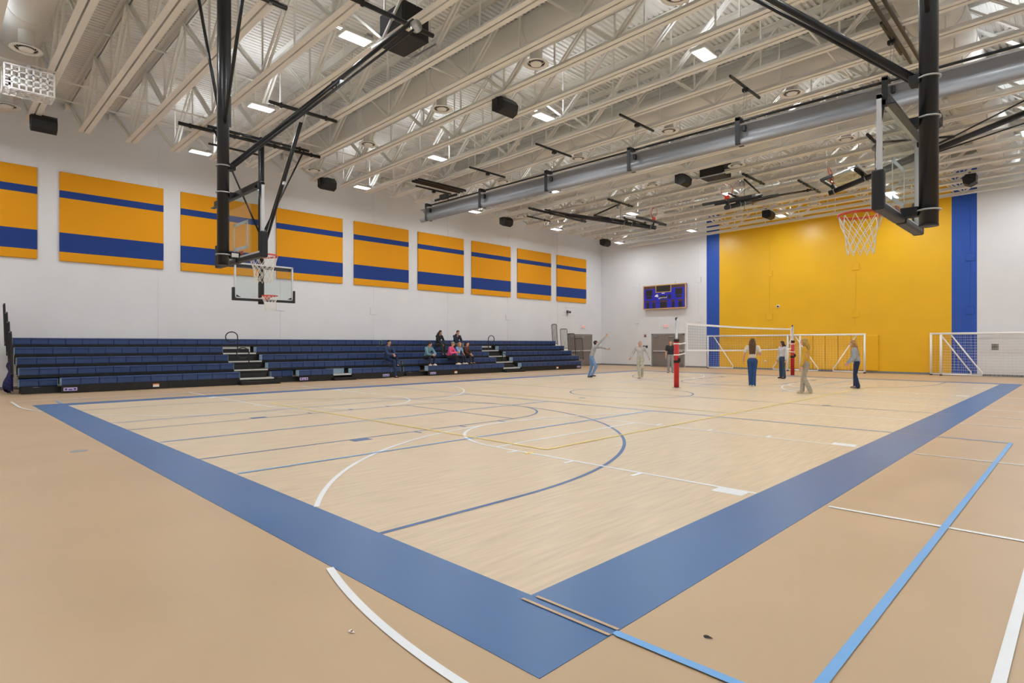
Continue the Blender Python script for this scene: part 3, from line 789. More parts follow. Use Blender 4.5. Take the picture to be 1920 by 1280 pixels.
MB().tube([(0, -.3, -.05), (0, -.36, -.05)], .07, 16).build('lens_barrel', 'black_matte', pj)
MB().tube([(0, 0, .05), (0, 0, .44)], .045, 12).build('ceiling_pole', 'goal_white', pj, True)
MB().bar((0, -.9, .455), (0, .62, .455), .06, .03).build('mount_rail', 'steel_white', pj)

# ================================================================== volleyball net
def post(label, y, s):
    root = empty('volleyball_post', (CX-.02, y, 0), label=label, cat='post', group='red volleyball posts')
    MB().tube([(0, 0, 0), (0, 0, 2.36)], .045, 16).build('upright', 'silver', root, True)
    MB().tube([(0, 0, .02), (0, 0, 1.6)], .085, 18).build('red_pad', 'post_red', root, True)
    for z in (1.62, .9): MB().tube([(0, 0, z-.05), (0, 0, z+.04)], .1, 18).build('pad_band', 'black_matte', root, True)
    for z in (1.5, 1.12): MB().tube([(0, 0, z-.02), (0, 0, z+.02)], .1, 18).build('tie_band', 'net_white', root, True)
    MB().lathe([(0, .012), (.14, .012), (.15, 0)], (0, 0, 0), 24).build('floor_plate', 'device_grey', root)
    MB().tube([(-.02, 0, 2.34), (.02, 0, 2.34)], .06, 14).build('pulley', 'black_matte', root)
    MB().rbox((.09, 0, .95), (.1, .09, .14), .02, 1).build('winch', 'black_matte', root)
post('red padded volleyball post nearer the camera, left end of the net', 18.2, 1)
post('red padded volleyball post at the far end of the net', 29.2, -1)
nt_ = empty('volleyball_net', (CX-.02, 23.7, 1.7), label='white-taped volleyball net stretched between the two red posts', cat='net')
no = (CX-.02, 23.7, 1.7); NX = CX-.02; ya, yb = 18.95, 28.95
def ztop(y): t = (y-ya)/(yb-ya); return 2.22-.035*math.sin(PI*t)
MB().tube([(NX, 18.25, 2.3)]+[(NX, ya+(yb-ya)*i/12, ztop(ya+(yb-ya)*i/12)) for i in range(13)]+[(NX, 29.15, 2.3)], .008, 5).build('net_cable', 'net_white', nt_, off=no)
q = MB(); ny = 100
for i in range(ny+1):
    y = ya+(yb-ya)*i/ny; q.bar((NX, y, ztop(y)-.96), (NX, y, ztop(y)), .004, .004)
for k in range(1, 10):
    for i in range(10):
        a_, b_ = ya+(yb-ya)*i/10, ya+(yb-ya)*(i+1)/10; q.bar((NX, a_, ztop(a_)-.096*k), (NX, b_, ztop(b_)-.096*k), .004, .004)
tag(q.build('net_mesh', 'net_dark', nt_, off=no), kind='stuff')
for dz, ht in ((-.03, .07), (-.95, .05)):
    q = MB()
    for i in range(12):
        a_, b_ = ya+(yb-ya)*i/12, ya+(yb-ya)*(i+1)/12; q.bar((NX, a_, ztop(a_)+dz), (NX, b_, ztop(b_)+dz), .008, ht)
    q.build('net_tape', 'goal_white', nt_, off=no)
for y in (ya, yb): MB().bar((NX, y, 1.24), (NX, y, 2.22), .012, .05).build('side_tape', 'goal_white', nt_, off=no)
for y, e in ((ya, 18.3), (yb, 29.1)):
    for z in (1.27, 1.5, 1.9): MB().tube([(NX, y, z), (NX, e, z+.02)], .006, 5).build('tie_cord', 'net_white', nt_, off=no)
for e, y in ((18.3, ya), (29.1, yb)):
    for z in (1.48, 1.12): MB().bar((NX+.02, e, z), (NX+.02, e+.5*(1 if e < 20 else -1), z+.05), .006, .04).build('tie_strap', 'goal_white', nt_, off=no)

# ================================================================== soccer goals folded against the back wall
def goal(label, x0, x1, y, h=1.98, back=.16):
    root = empty('soccer_goal', ((x0+x1)/2, y, 0), label=label, cat='soccer goal', group='white folding soccer goals')
    off = ((x0+x1)/2, y, 0)
    def B(mb, nm, m='goal_white', par=root): return mb.build(nm, m, par, True, off=off)
    B(MB().tube([(x0-.05, y, h), (x1+.05, y, h)], .05, 12), 'crossbar')
    for x in (x0, x1):
        p = B(MB().tube([(x, y, .05), (x, y, h)], .05, 12), 'post')
        B(MB().mm((x-.05, y-.05, 0), (x+.05, y+.05, .05)), 'rubber_foot', 'black_matte', p)
        s = 1 if x == x0 else -1
        B(MB().tube([(x, y+.02, .06), (x+s*1.5, y+back, .06)], .035, 10), 'base_bar')
        B(MB().tube([(x+s*.38, y+.03, h-.05), (x+s*1.42, y+back, .3), (x+s*1.5, y+back, .2), (x+s*1.5, y+back, .06)], .03, 10), 'stay_bar')
    q = MB(); st = .15; nx = int((x1-x0)/st); nz = 15
    rnd = random.Random(int(x0*10))
    for i in range(nx+1):
        x = x0+(x1-x0)*i/nx; ph = rnd.random()*.03
        pts = [(x+.02*math.sin(3*t+i), y+.06+.05*math.sin(PI*t/nz)+ph, h-.03-(h-.05)*t/nz) for t in (0, 4, 8, 12, 15)]
        q.tube(pts, .003, 3)
    for j in range(1, nz+1):
        z = h-.03-(h-.05)*j/nz
        pts = [(x0+(x1-x0)*i/8, y+.07+.05*math.sin(PI*j/nz)+.02*rnd.random(), z-.03*math.sin(PI*i/8)*rnd.random()) for i in range(9)]
        q.tube(pts, .003, 3)
    tag(q.build('goal_net', 'net_white', root, off=off), kind='stuff')
goal('white folded soccer goal left of the far red post, before the left blue stripe', -16.72, -11.35, 34.38)
goal('white folded soccer goal in front of the yellow wall pads', -11.87, -8.12, 33.98)
goal('rear white folded soccer goal of the overlapping pair at the right edge', -5.41, -.35, 34.4)
goal('front white folded soccer goal of the overlapping pair at the right edge', -4.98, .1, 34.12)
for i in range(8):
    x = -12.65+.625*i
    tag(MB().rbox((x+.31, YB-.0435, 1.04), (.612, .085, 1.84), .025, 2).build('wall_pad', 'wall_yellow'), 'yellow padded wall mat behind the soccer goals, %s from the left' % ORD[i], 'wall mat', 'yellow wall mats')

# ================================================================== scoreboard and small wall fittings
sb = empty('scoreboard', (-19.8, YB-.13, 4.6), label='blue scoreboard with dark number windows above the double door', cat='scoreboard')
SW, SH = 3.06, 1.54
MB().mm((-SW/2, -.1, -SH/2), (SW/2, .125, SH/2)).build('case', 'sb_blue', sb)
for a, b in (((-SW/2-.03, -.12, SH/2-.03), (SW/2+.03, -.02, SH/2+.03)), ((-SW/2-.03, -.12, -SH/2-.03), (SW/2+.03, -.02, -SH/2+.03)),
             ((-SW/2-.03, -.12, -SH/2), (-SW/2+.03, -.02, SH/2)), ((SW/2-.03, -.12, -SH/2), (SW/2+.03, -.02, SH/2))):
    MB().mm(a, b).build('gold_trim', 'sb_gold', sb)
def win(fx0, fx1, fz0, fz1, nm, m, d=.006, par=None):
    return MB().mm((-SW/2+fx0*SW, -.1-d, SH/2-fz1*SH), (-SW/2+fx1*SW, -.099, SH/2-fz0*SH)).build(nm, m, par or sb)
win(.02, .29, .03, .14, 'name_strip', 'sb_brown'); win(.68, .98, .03, .14, 'name_strip', 'sb_brown')
win(.3, .67, .0, .31, 'clock_frame', 'sb_gold', .006); win(.315, .655, .02, .285, 'clock_window', 'sb_dark', .01)
for a, b in ((.06, .22), (.77, .93)):
    win(a, b, .18, .44, 'score_window', 'sb_dark'); win(a+.015, b-.015, .46, .56, 'score_window', 'sb_dark')
win(.4, .57, .45, .6, 'period_plate', 'eye_dark', .008); win(.6, .665, .42, .6, 'digit_window', 'sb_dark')
text_part('period', .2, 'line_white', sb, (-SW/2+.485*SW, -.11, SH/2-.53*SH), (R(90), 0, 0))
for a, b, lo in ((.06, .15, .06), (.215, .3, .22), (.4, .58, .4), (.68, .76, .69), (.83, .94, .84)):
    win(a, b, .64, .72, 'caption_strip', 'sb_brown'); win(a+.01, b-.01, .73, .97, 'digit_window', 'sb_dark')
win(.445, .52, .335, .365, 'maker_plate', 'line_white')
MB().prism([(-.66, -.108, .1), (-.55, -.108, .17), (-.46, -.108, .19), (-.45, -.108, .14), (-.41, -.108, .07), (-.42, -.108, -.02), (-.5, -.108, 0), (-.58, -.108, .02), (-.69, -.108, .03)], (0,0,0), (0, -.004, 0)).prism([(-.42, -.108, -.13), (-.33, -.108, -.13), (-.35, -.108, -.03)], (0,0,0), (0, -.004, 0)).build('team_emblem', 'line_white', sb)
MB().tube([(.75, .0, SH/2), (.75, 0, SH/2+.14), (.8, 0, SH/2+.2)], .012, 6).build('aerial', 'device_grey', sb)

def exit_sign(label, p, rz):
    root = empty('exit_sign', p, rz, label, 'exit sign', 'caged exit signs')   # faces local -y
    MB().rbox((0, -.03, 0), (.32, .05, .2), .012, 1).build('housing', 'goal_white', root)
    text_part('EXIT', .15, 'exit_lit', root, (0, -.058, 0), (R(90), 0, 0))
    q = MB()
    for x in (-.42, -.21, 0, .21, .42): q.tube([(x, 0, -.19), (x, -.12, -.19), (x, -.12, .19), (x, 0, .19)], .005, 5)
    for z in (-.19, -.06, .06, .19): q.tube([(-.42, -.0, z), (-.42, -.12, z), (.42, -.12, z), (.42, 0, z)], .005, 5)
    q.build('wire_guard', 'goal_white', root)
exit_sign('red lettered exit sign in a wire cage over the door below the scoreboard', (-19.77, YB, 2.68), 0)
exit_sign('red lettered exit sign in a wire cage over the bleacher-wall door', (XW, 32.55, 2.7), PI/2)
dv = empty('caged_wall_device', (XW, 30.79, 3.68), label='dark tilted device in a wire cage above the bleacher end', cat='wall device')
MB().tube([(0, 0, -.3), (.12, 0, -.05), (.16, 0, 0)], .03, 8).build('arm', 'device_grey', dv)
MB().bar((.1, -.12, 0), (.18, .16, -.04), .12, .14).build('body', 'black_matte', dv)
q = MB()
for y in (-.45, -.15, .15, .45): q.tube([(0, y, -.28), (.3, y, -.28), (.3, y, .28), (0, y, .28)], .006, 5)
for z in (-.28, 0, .28): q.tube([(0, -.45, z), (.3, -.45, z), (.3, .45, z), (0, .45, z)], .006, 5)
q.build('wire_guard', 'goal_white', dv)
al = empty('fire_alarm', (-21.34, YB, 2.06), label='small red fire alarm strobe beside the double door', cat='fire alarm')
MB().rbox((0, -.025, 0), (.13, .05, .17), .015, 2).build('housing', 'alarm_red', al); MB().rbox((0, -.055, .02), (.06, .02, .05), .006, 1).build('strobe', 'nosing', al)
for i, x in enumerate((-21.44, -21.24)):
    o = empty('wall_plate', (x, YB, 1.31), label=('left' if i == 0 else 'right')+' black square wall plate left of the double door', cat='wall plate', group='black wall plates')
    MB().rbox((0, -.01, 0), (.17, .02, .16), .006, 1).build('plate', 'black_matte', o); MB().rbox((0, -.024, 0), (.06, .012, .05), .004, 1).build('rocker', 'device_grey', o)
dc = empty('security_camera', (-12.64, YB, 3.65), label='small white dome camera on the yellow wall', cat='camera')
MB().tube([(0, 0, 0), (0, -.05, 0)], .09, 20).build('base', 'goal_white', dc, True)
MB().tube([(0, -.05, 0), (0, -.075, 0), (0, -.1, 0), (0, -.11, 0)], [.05, .045, .03, .01], 16).build('dome', 'black_matte', dc, True)
ol = empty('wall_outlet', (-13.36, YB, .46), label='small white wall outlet low on the yellow wall', cat='outlet')
MB().rbox((0, -.012, .03), (.09, .024, .14), .006, 1).build('plate', 'goal_white', ol); MB().rbox((0, -.025, .0), (.05, .01, .07), .003, 1).build('sockets', 'device_grey', ol)
vt = empty('wall_vent', (-3.05, YB, 1.36), label='small dark square vent plate on the right white wall', cat='vent')
MB().rbox((0, -.01, 0), (.26, .02, .28), .006, 1).build('frame', 'device_grey', vt)
q = MB()
for z in range(-4, 5): q.box((0, -.022, z*.027), (.22, .008, .012))
q.build('louvre', 'black_matte', vt)

# two scraps of litter on the near floor
for nm, lb, x, y, m in (('paper_scrap', 'tiny torn red and white scrap on the tan floor, lower left of centre', -2.71, 1.56, 'sign_paper'), ('leaf_scrap', 'tiny dark scrap on the tan floor, right of the blue corner', -1.38, 2.8, 'black_matte')):
    o = empty(nm, (x, y, .002), label=lb, cat='litter')
    q = MB(); q.add([(0, 0, 0), (.03, .006, .004), (.036, .02, .0), (.012, .016, .008), (-.012, .01, .001), (-.006, .022, .003)], [(0, 1, 3), (1, 2, 3), (0, 3, 4), (4, 3, 5)])
    q.add([(p[0], p[1], p[2]+.0012) for p in q.v[:6]], [(3, 1, 0), (3, 2, 1), (4, 3, 0), (5, 3, 4)])
    q.build('flake', m, o)
    if nm == 'paper_scrap': MB().add([(.01, .004, .006), (.026, .01, .007), (.014, .018, .01)], [(0, 1, 2), (2, 1, 0)]).build('red_fleck', 'alarm_red', o)
# ================================================================== people
WORK = bpy.data.scenes.new('workbench')     # scratch scene, removed below
_b = bmesh.new(); bmesh.ops.create_icosphere(_b, subdivisions=2, radius=1.0)
SPH = [v.co.copy() for v in _b.verts]; _b.free()
def hull(bm, pts):
    vs = [bm.verts.new(p) for p in pts]
    r = bmesh.ops.convex_hull(bm, input=vs, use_existing_faces=False)
    dead = [g for g in set(r['geom_interior'])|set(r['geom_unused']) if isinstance(g, bmesh.types.BMVert) and g.is_valid]
    if dead: bmesh.ops.delete(bm, geom=dead, context='VERTS')
def ball(c, r, fr=None):
    c = Vector(c); r = (r, r, r) if not isinstance(r, (list,tuple)) else r
    if fr is None: return [c+Vector((p.x*r[0], p.y*r[1], p.z*r[2])) for p in SPH]
    X, Y, Z_ = fr; return [c+X*(p.x*r[0])+Y*(p.y*r[1])+Z_*(p.z*r[2]) for p in SPH]
def limb(bm, a, b, ra, rb): hull(bm, ball(a, ra)+ball(b, rb))
def frame(up, fwd):
    Z_ = Vector(up).normalized(); Y = Vector(fwd); Y = (Y-Z_*Y.dot(Z_)).normalized(); return Y.cross(Z_), Y, Z_
def finish(bm, name, m, parent, voxel, smooth=4, dec=None):
    me = bpy.data.meshes.new(name); bm.to_mesh(me); bm.free()
    o = bpy.data.objects.new('tmp_remesh', me); WORK.collection.objects.link(o)
    r = o.modifiers.new('r', 'REMESH'); r.mode = 'VOXEL'; r.voxel_size = voxel
    s = o.modifiers.new('s', 'SMOOTH'); s.factor = .5; s.iterations = smooth
    if dec: d = o.modifiers.new('d', 'DECIMATE'); d.ratio = dec
    vl = WORK.view_layers[0]; vl.update(); dg = vl.depsgraph
    me2 = bpy.data.meshes.new_from_object(o.evaluated_get(dg)); me2.name = name
    bpy.data.objects.remove(o); bpy.data.meshes.remove(me)
    me2.materials.clear(); me2.materials.append(MATS[m])
    for p in me2.polygons: p.use_smooth = True
    o = bpy.data.objects.new(name, me2); COL.objects.link(o); o.parent = parent
    return o
def V(*a): return Vector(a)
def stand(lean=0.0, turn=0.0, **kw):
    sn, cs = math.sin(lean), math.cos(lean)
    pel = V(0, 0, .93)
    up = V(0, sn, cs)
    J = dict(pel=pel, che=pel+up*.34, nek=pel+up*.53, look=V(0, 1, 0))
    J['hed'] = J['nek']+V(0, sn*.08+.03, .13)
    sh = pel+up*.46
    for k, s in (('L', -1), ('R', 1)):
        J['s'+k] = sh+V(s*.18, 0, 0); J['e'+k] = sh+V(s*.235, sn*.02-.02, -.29); J['w'+k] = sh+V(s*.24, .06, -.53)
        J['h'+k] = V(s*.085, 0, .9); J['k'+k] = V(s*.1, .02, .49); J['a'+k] = V(s*.11, -.02, .085); J['t'+k] = V(s*.2, 1, 0)
    J.update({k: V(*v) for k, v in kw.items()}); return J
def sit(seat, foot, lean=.2, spread=.11, twist=0.0, **kw):
    """seat height and foot height above the local origin; origin under the pelvis"""
    sn, cs = math.sin(lean), math.cos(lean)
    pel = V(0, 0, seat+.1); up = V(0, sn, cs)
    J = dict(pel=pel, che=pel+up*.34, nek=pel+up*.52, look=V(0, 1, 0))
    J['hed'] = J['nek']+V(0, sn*.1+.04, .125)
    sh = pel+up*.45
    for k, s in (('L', -1), ('R', 1)):
        J['h'+k] = pel+V(s*.085, .02, -.02); J['k'+k] = V(s*spread, .44, seat+.1); J['a'+k] = V(s*spread, .47, foot+.09); J['t'+k] = V(s*.15, 1, 0)
        J['s'+k] = sh+V(s*.18, 0, 0); J['e'+k] = sh+V(s*.21, .13, -.25); J['w'+k] = V(s*.06, .42, seat+.22)
    J.update({k: V(*v) for k, v in kw.items()}); return J
def person(label, loc, rz, J, scale=1.0, top='#444444', bottom='#333344', shoe='#EEEEEE', hair='#3A281C', hairlen=0.0, sleeve=1.0, flare=0.0, bulk=1.0, cap=None, shirt_low=.0, skin='skin', hood=False, zs=0.0):
    root = empty('person', loc, rz, label, 'person', 'people in the gym')
    idx = len([m for m in MATS if m.startswith('top_')])
    mt, mp_, ms, mh = 'top_%d' % idx, 'pants_%d' % idx, 'shoe_%d' % idx, 'hair_%d' % idx
    mat(mt, top, .85, var=.12, scale=9, bump=.2, bscale=35); mat(mp_, bottom, .85, var=.14, scale=10, bump=.2, bscale=40)
    mat(ms, shoe, .5, var=.06); mat(mh, hair, .6, var=.3, scale=25, stretch=(3, 3, .6))
    S = lambda p: V(p[0]*scale, p[1]*scale, zs+(p[2]-zs)*scale)
    J = {k: (S(v) if k not in ('look', 'tL', 'tR', 'fL', 'fR') else Vector(v).normalized()) for k, v in J.items()}
    c = scale; spine = (J['nek']-J['pel']).normalized()
    look = J['look']; hup = (V(0,0,1)-look*look.z*.6).normalized()
    side = (J['sR']-J['sL']).normalized(); fwd = V(0,0,1).cross(side).normalized() if False else (side.cross(spine)*-1).normalized()
    fwd = spine.cross(side).normalized()
    if fwd.y < 0 and abs(side.x) > .3: fwd = -fwd
    FT = (side, fwd, spine); hf = frame(hup, look)
    H = J['hed']
    # ---- body: one continuous skin surface
    bm = bmesh.new()
    hull(bm, ball(H+hf[2]*.02*c, (.075*c, .092*c, .09*c), hf)+ball(H-hf[2]*.05*c+hf[1]*.025*c, (.052*c, .06*c, .06*c), hf))
    hull(bm, ball(H-hf[2]*.075*c+hf[1]*.05*c, (.03*c, .035*c, .028*c), hf)+ball(H-hf[2]*.03*c+hf[1]*.04*c, (.05*c, .05*c, .04*c), hf))
    limb(bm, H+hf[1]*.092*c+hf[2]*.01*c, H+hf[1]*.104*c-hf[2]*.02*c, .009*c, .014*c)
    limb(bm, H+hf[1]*.083*c-hf[2]*.052*c-hf[0]*.016*c, H+hf[1]*.083*c-hf[2]*.052*c+hf[0]*.016*c, .008*c, .008*c)
    for s in (-1, 1): hull(bm, ball(H+hf[0]*(s*.078*c), (.011*c, .018*c, .03*c), hf))
    limb(bm, J['nek']-spine*.05*c, H-hf[2]*.06*c, .055*c, .05*c)
    hull(bm, ball(J['pel'], (.13*c, .085*c, .09*c), FT)+ball(J['pel']+spine*.16*c, (.115*c, .08*c, .08*c), FT))
    hull(bm, ball(J['pel']+spine*.16*c, (.115*c, .08*c, .08*c), FT)+ball(J['che'], (.135*c, .09*c, .1*c), FT))
    hull(bm, ball(J['che'], (.135*c, .09*c, .1*c), FT)+ball(J['sL'], .05*c)+ball(J['sR'], .05*c)+ball(J['nek']-spine*.05*c, .05*c))
    for k, s in (('L', -1), ('R', 1)):
        limb(bm, J['s'+k], J['e'+k], .047*c, .038*c); limb(bm, J['e'+k], J['w'+k], .038*c, .026*c)
        d = J.get('f'+k, (J['w'+k]-J['e'+k]).normalized()); d = d.normalized()
        nrm = d.cross(V(0, 0, 1)) if abs(d.z) < .9 else d.cross(fwd); nrm = nrm.normalized(); acr = nrm.cross(d).normalized()
        wv = J['w'+k]; kn = wv+d*.085*c
        hull(bm, ball(wv+d*.015*c, .02*c)+ball(kn+acr*.03*c, .0125*c)+ball(kn-acr*.03*c, .0125*c))
        curl = -nrm if nrm.dot(V(0, 0, -1)) < 0 else nrm
        for q, (o_, ln) in enumerate(((-.03, .06), (-.01, .075), (.011, .07), (.031, .055))):
            b0 = kn+acr*o_*c; b1 = b0+(d*.8+curl*.5).normalized()*ln*.55*c; b2 = b1+(d*.35+curl*.9).normalized()*ln*.5*c
            limb(bm, b0, b1, .0098*c, .009*c); limb(bm, b1, b2, .009*c, .0078*c)
        t0 = wv+d*.03*c-acr*.024*c; t1 = t0+(d*.7-acr*.75).normalized()*.036*c; t2 = t1+(d*.95-acr*.2+curl*.2).normalized()*.03*c
        limb(bm, t0, t1, .0125*c, .0105*c); limb(bm, t1, t2, .0105*c, .0085*c)
        limb(bm, J['h'+k], J['k'+k], .075*c, .05*c); limb(bm, J['k'+k], J['a'+k], .05*c, .034*c)
        limb(bm, J['a'+k], J['a'+k]+V(J['t'+k].x, J['t'+k].y, 0).normalized()*.1*c-V(0, 0, .03*c), .035*c, .03*c)
    finish(bm, 'body', skin, root, .0095*c, 2, .3)
    for s in (-1, 1):
        e = MB(); ce = H+hf[1]*.088*c+hf[0]*(s*.032*c)+hf[2]*.018*c
        e.add([ce+hf[0]*p.x*.013*c+hf[1]*p.y*.008*c+hf[2]*p.z*.008*c for p in SPH[:12]], [f for f in ICO]).build('eye', 'eye_dark', root)
    # ---- top
    bm = bmesh.new(); g = .022*bulk*c
    lo = J['pel']+spine*(.05-shirt_low)*c
    hull(bm, ball(lo, (.145*c*bulk, .105*c*bulk, .05*c), FT)+ball(J['pel']+spine*.2*c, (.135*c*bulk, .1*c*bulk, .06*c), FT))
    hull(bm, ball(J['pel']+spine*.2*c, (.135*c*bulk, .1*c*bulk, .06*c), FT)+ball(J['che'], (.152*c*bulk, .11*c*bulk, .1*c), FT))
    hull(bm, ball(J['che'], (.152*c*bulk, .11*c*bulk, .1*c), FT)+ball(J['sL'], .05*c+g*.7)+ball(J['sR'], .05*c+g*.7)+ball(J['nek']-spine*.05*c, .06*c))
    for k in ('L', 'R'):
        if sleeve > .5:
            limb(bm, J['s'+k], J['e'+k], .048*c+g, .042*c+g*.8)
            limb(bm, J['e'+k], J['e'+k].lerp(J['w'+k], min(1, (sleeve-.5)*1.9)), .042*c+g*.8, .03*c+g*.7)
        else: limb(bm, J['s'+k], J['s'+k].lerp(J['e'+k], sleeve*1.6), .048*c+g, .045*c+g)
    if hood: hull(bm, ball(J['nek']-fwd*.06*c+spine*.0*c, (.1*c, .06*c, .05*c), FT)+ball(J['nek']-fwd*.09*c-spine*.08*c, (.07*c, .04*c, .05*c), FT))
    finish(bm, 'top', mt, root, .013*c, 3)['label'] = 'upper garment'
    # ---- trousers
    bm = bmesh.new()
    hull(bm, ball(J['pel']+spine*.06*c, (.138*c*bulk, .1*c*bulk, .05*c), FT)+ball(J['hL'], .095*c)+ball(J['hR'], .095*c))
    for k in ('L', 'R'):
        limb(bm, J['h'+k], J['k'+k], .096*c, .066*c)
        limb(bm, J['k'+k], J['a'+k]+V(0, 0, .02*c), .066*c, (.048+flare)*c)
        limb(bm, J['a'+k]+V(0, 0, .02*c), J['a'+k]-V(0, 0, .01*c), (.048+flare)*c, (.05+flare)*c)
    finish(bm, 'trousers', mp_, root, .013*c, 3)
    # ---- shoes
    for k in ('L', 'R'):
        d = V(J['t'+k].x, J['t'+k].y, 0).normalized(); a = J['a'+k]; z = a.z-.085*c+.035*c
        bm = bmesh.new(); fr = frame((0,0,1), d)
        hull(bm, ball(V(a.x, a.y, z)-d*.035*c, (.04*c, .045*c, .034*c), fr)+ball(V(a.x, a.y, z-.005*c)+d*.13*c, (.043*c, .05*c, .028*c), fr)+ball(V(a.x, a.y, z+.04*c), (.036*c, .04*c, .03*c), fr))
        bmesh.ops.triangulate(bm, faces=bm.faces[:])
        for v in bm.verts: v.co.z = max(v.co.z, a.z-.085*c+.002)
        finish(bm, 'shoe', ms, root, .011*c, 2)
    # ---- hair
    bm = bmesh.new()
    hull(bm, ball(H+hf[2]*.045*c-hf[1]*.018*c, (.088*c, .1*c, .085*c), hf))
    hull(bm, ball(H-hf[1]*.045*c+hf[2]*.0*c, (.086*c, .07*c, .085*c), hf))
    if hairlen > 0:
        bk = J['nek']-fwd*.07*c
        for s in (-1, 0, 1):
            p0 = H-hf[1]*.05*c+hf[0]*(s*.06*c); p1 = bk+side*(s*.075*c)+spine*.02*c; p2 = p1-spine*hairlen*c-fwd*.03*c
            limb(bm, p0, p1, .05*c, .05*c); limb(bm, p1, p2, .05*c, .028*c)
        for s in (-1, 1): limb(bm, H+hf[0]*(s*.075*c), J['nek']+side*(s*.08*c)+fwd*.02*c-spine*.06*c, .03*c, .024*c)
    finish(bm, 'hair', mh, root, .011*c, 2)
    if cap:
        mat('cap_%d' % idx, cap, .8, var=.1); bm = bmesh.new()
        hull(bm, ball(H+hf[2]*.06*c-hf[1]*.01*c, (.096*c, .108*c, .08*c), hf)); finish(bm, 'cap', 'cap_%d' % idx, root, .011*c, 2)
    return root
_b = bmesh.new(); bmesh.ops.create_icosphere(_b, subdivisions=1, radius=1.0)
ICO = [[v.index for v in f.verts] for f in _b.faces]; SPH12 = [v.co.copy() for v in _b.verts]; _b.free()
SPH[:12] = SPH12[:12]
FX = -PI/2          # faces +x, out from the bleachers
def deg(a): return R(a)
# on the bleachers
person('person in a navy jacket sitting on the second bleacher row, one foot on the floor', (-22.42, 14.86, 0), FX+.25,
       sit(.775, .47, .12, .12, kL=(-.16, .4, .98), aL=(-.13, .42, .56), aR=(.16, .62, .09), kR=(.12, .5, .72), eL=(-.24, .22, 1.06), wL=(.02, .42, 1.03), eR=(.25, .24, 1.04), wR=(.16, .48, .98), look=(.35, 1, -.15)),
       1.04, '#2C3F63', '#1D2F55', '#2A2622', '#1E140F', 0, 1.0, .0, 1.08, hood=True, zs=.775)
person('person in a teal hoodie leaning forward with elbows on knees on the second row', (-22.4, 17.03, 0), FX+.05,
       sit(.775, .47, .42, .13, kL=(-.15, .43, .9), kR=(.15, .43, .9), aL=(-.09, .46, .56), aR=(.22, .52, .56), eL=(-.24, .38, 1.02), eR=(.24, .38, 1.02), wL=(-.03, .5, 1.0), wR=(.05, .52, .98), look=(.05, 1, -.55)),
       1.0, '#6C93A0', '#22242E', '#F2F0EE', '#2B1A14', 0, 1.0, .0, 1.1, hood=True, zs=.775)
person('person with long dark curly hair in black clothes on the fourth row', (-23.5, 18.58, 0), FX+.1,
       sit(1.385, .88, .3, .1, wL=(-.04, .4, 1.5), wR=(.08, .42, 1.48), look=(.1, 1, -.7)), .95, '#1E1F22', '#33352C', '#1D1D1F', '#35261D', .3, 1.0, .0, 1.05, zs=1.385)
person('person in a black hoodie and khaki trousers resting chin on hand, fourth row', (-23.5, 19.75, 0), FX-.05,
       sit(1.385, .88, .34, .16, eR=(.22, .36, 1.62), wR=(.09, .32, 1.84), fR=(-.1, -.1, 1), wL=(-.02, .4, 1.55), look=(.1, 1, -.35)), .98, '#22283A', '#7E7B6A', '#DDDDDD', '#3B241A', 0, 1.0, .0, 1.15, hood=True, zs=1.385)
person('person in a pink and orange hoodie with a grey cap on the second row', (-22.4, 18.42, 0), FX+.45,
       sit(.775, .47, .3, .1, aL=(-.1, .46, .56), aR=(.12, .5, .56), eR=(.24, .2, 1.06), wR=(.08, .38, 1.08), look=(.5, 1, -.1)), .98, '#E8588C', '#1E2028', '#F2F0EE', '#6B5B48', 0, 1.0, .0, 1.1, cap='#8C8A7C', zs=.775)
person('person in a light blue top mostly hidden behind the pink hoodie', (-22.42, 18.97, 0), FX+.2,
       sit(.775, .47, .22, .1, eR=(.22, .3, 1.08), wR=(.05, .24, 1.32), fR=(0, 0, 1), look=(.4, 1, -.05)), .94, '#6FA9DE', '#1F2536', '#F0EFEA', '#B98A62', 0, .4, .0, 1.0, zs=.775)
person('person in a brown hoodie with dark hair on the second row', (-22.4, 19.46, 0), FX+.3,
       sit(.775, .47, .2, .1, kR=(.14, .42, .92), aR=(.26, .5, .56), aL=(-.02, .48, .56), wL=(.05, .42, 1.0), wR=(.14, .46, .96), eL=(-.2, .2, 1.02), look=(.55, 1, .1)), .97, '#4A2A22', '#23262F', '#3A3634', '#2E1C16', 0, .85, .0, 1.05, zs=.775)
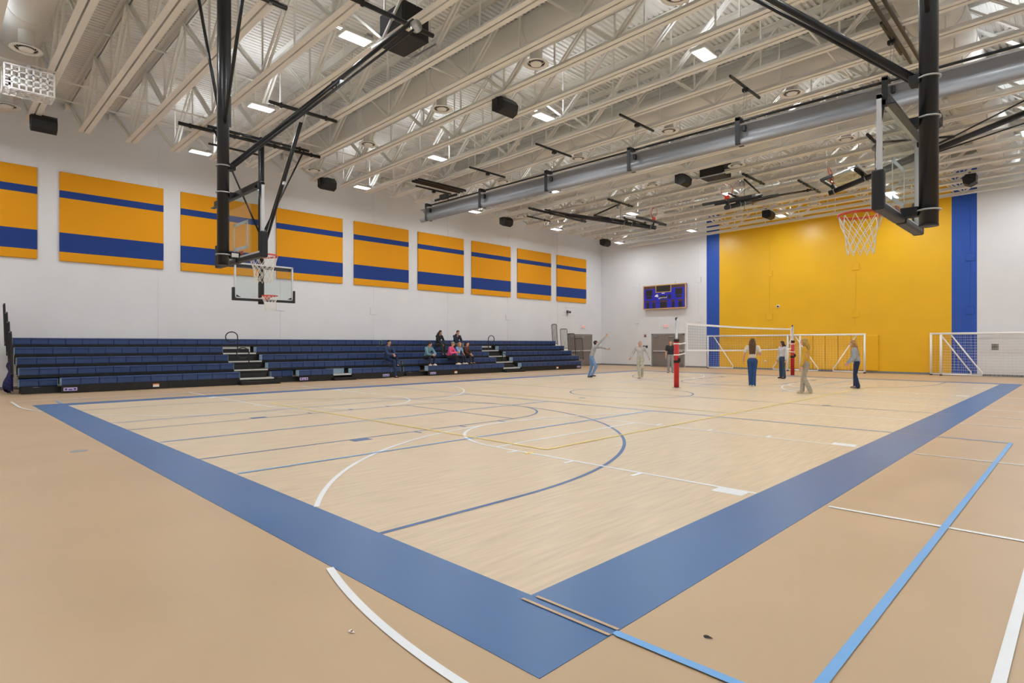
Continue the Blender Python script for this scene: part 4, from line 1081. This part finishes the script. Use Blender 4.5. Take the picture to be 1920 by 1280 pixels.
# on the floor
person('person in a grey sweater and light jeans stretching one arm up, leftmost on court', (-15.72, 21.1, 0), deg(-48),
       stand(.3, kL=(-.1, .02, .5), aL=(-.1, -.1, .085), kR=(.1, .2, .5), aR=(.12, .02, .14), eR=(.2, .42, 1.66), wR=(.14, .62, 1.86), fR=(0, .5, 1), eL=(-.3, .45, 1.38), wL=(-.18, .72, 1.3), fL=(0, 1, .1), look=(0, .8, .6)),
       .98, '#A7A8AA', '#6E8FBC', '#3A3433', '#2A2322', 0, 1.0, .01, 1.02)
person('person in a pale grey hoodie and pale trousers running near the corner', (-13.87, 22.15, 0), deg(200),
       stand(.1, kL=(-.12, .1, .5), aL=(-.06, -.1, .12), kR=(.08, .05, .49), aR=(.02, .1, .085), eL=(-.33, 0, 1.15), wL=(-.42, .1, .95), eR=(.33, 0, 1.15), wR=(.42, .06, .96)),
       .95, '#B9B9B8', '#B7B3A2', '#A9A79A', '#B3A89C', 0, 1.0, .01, 1.08)
person('person in a black t-shirt and grey trousers standing before the double door', (-15.33, 27.35, 0), deg(205),
       stand(0, look=(-.2, 1, .25)), .98, '#2C2D30', '#97979A', '#7F7C78', '#6A5444', 0, .38, .015, 1.18)
person('person with long brown hair, cream top and blue jeans seen from behind', (-8.37, 20.58, 0), deg(20),
       stand(.06, kR=(.06, .02, .49), aR=(.05, -.06, .085), kL=(-.08, .02, .49), aL=(-.06, .05, .085), eL=(-.27, .02, 1.12), wL=(-.3, .12, .9), eR=(.26, .06, 1.14), wR=(.16, .28, 1.16)),
       .99, '#DDD3BF', '#27497C', '#E8E3CF', '#57391F', .32, .35, .02, .92, shirt_low=-.07)
person('person in a white cardigan and flared jeans standing by the far red post', (-9.4, 26.29, 0), deg(150),
       stand(0, look=(.7, 1, .05), eL=(-.22, -.02, 1.1), wL=(-.23, .02, .87), aR=(.13, -.05, .085), aL=(-.13, .02, .085)),
       .95, '#D7D3D6', '#3A4A62', '#1E1B1C', '#3A2320', .05, 1.0, .035, .95, shirt_low=-.04)
person('person in a mustard top and grey trousers walking right of the net', (-6.02, 18.75, 0), deg(95),
       stand(.05, kR=(.05, .1, .5), aR=(.03, .12, .085), kL=(-.05, .05, .5), aL=(-.04, -.12, .1)),
       .97, '#CFA234', '#A8A090', '#D2C8B0', '#A9853C', .1, 1.0, .02, .85)
person('person in a light grey hoodie with long fair hair standing before the yellow mats', (-5.54, 22.2, 0), deg(110),
       stand(.16, kL=(-.08, .06, .49), kR=(.08, .04, .49), aL=(-.07, -.02, .085), aR=(.07, .02, .085), eL=(-.24, .1, 1.1), wL=(-.2, .26, .9), eR=(.24, .1, 1.1), wR=(.2, .26, .9), look=(0, 1, -.25)),
       .95, '#9FA3A8', '#24304E', '#7A6E62', '#A87E48', .34, 1.0, .035, 1.18, hood=True, shirt_low=.08)
bpy.data.scenes.remove(WORK)
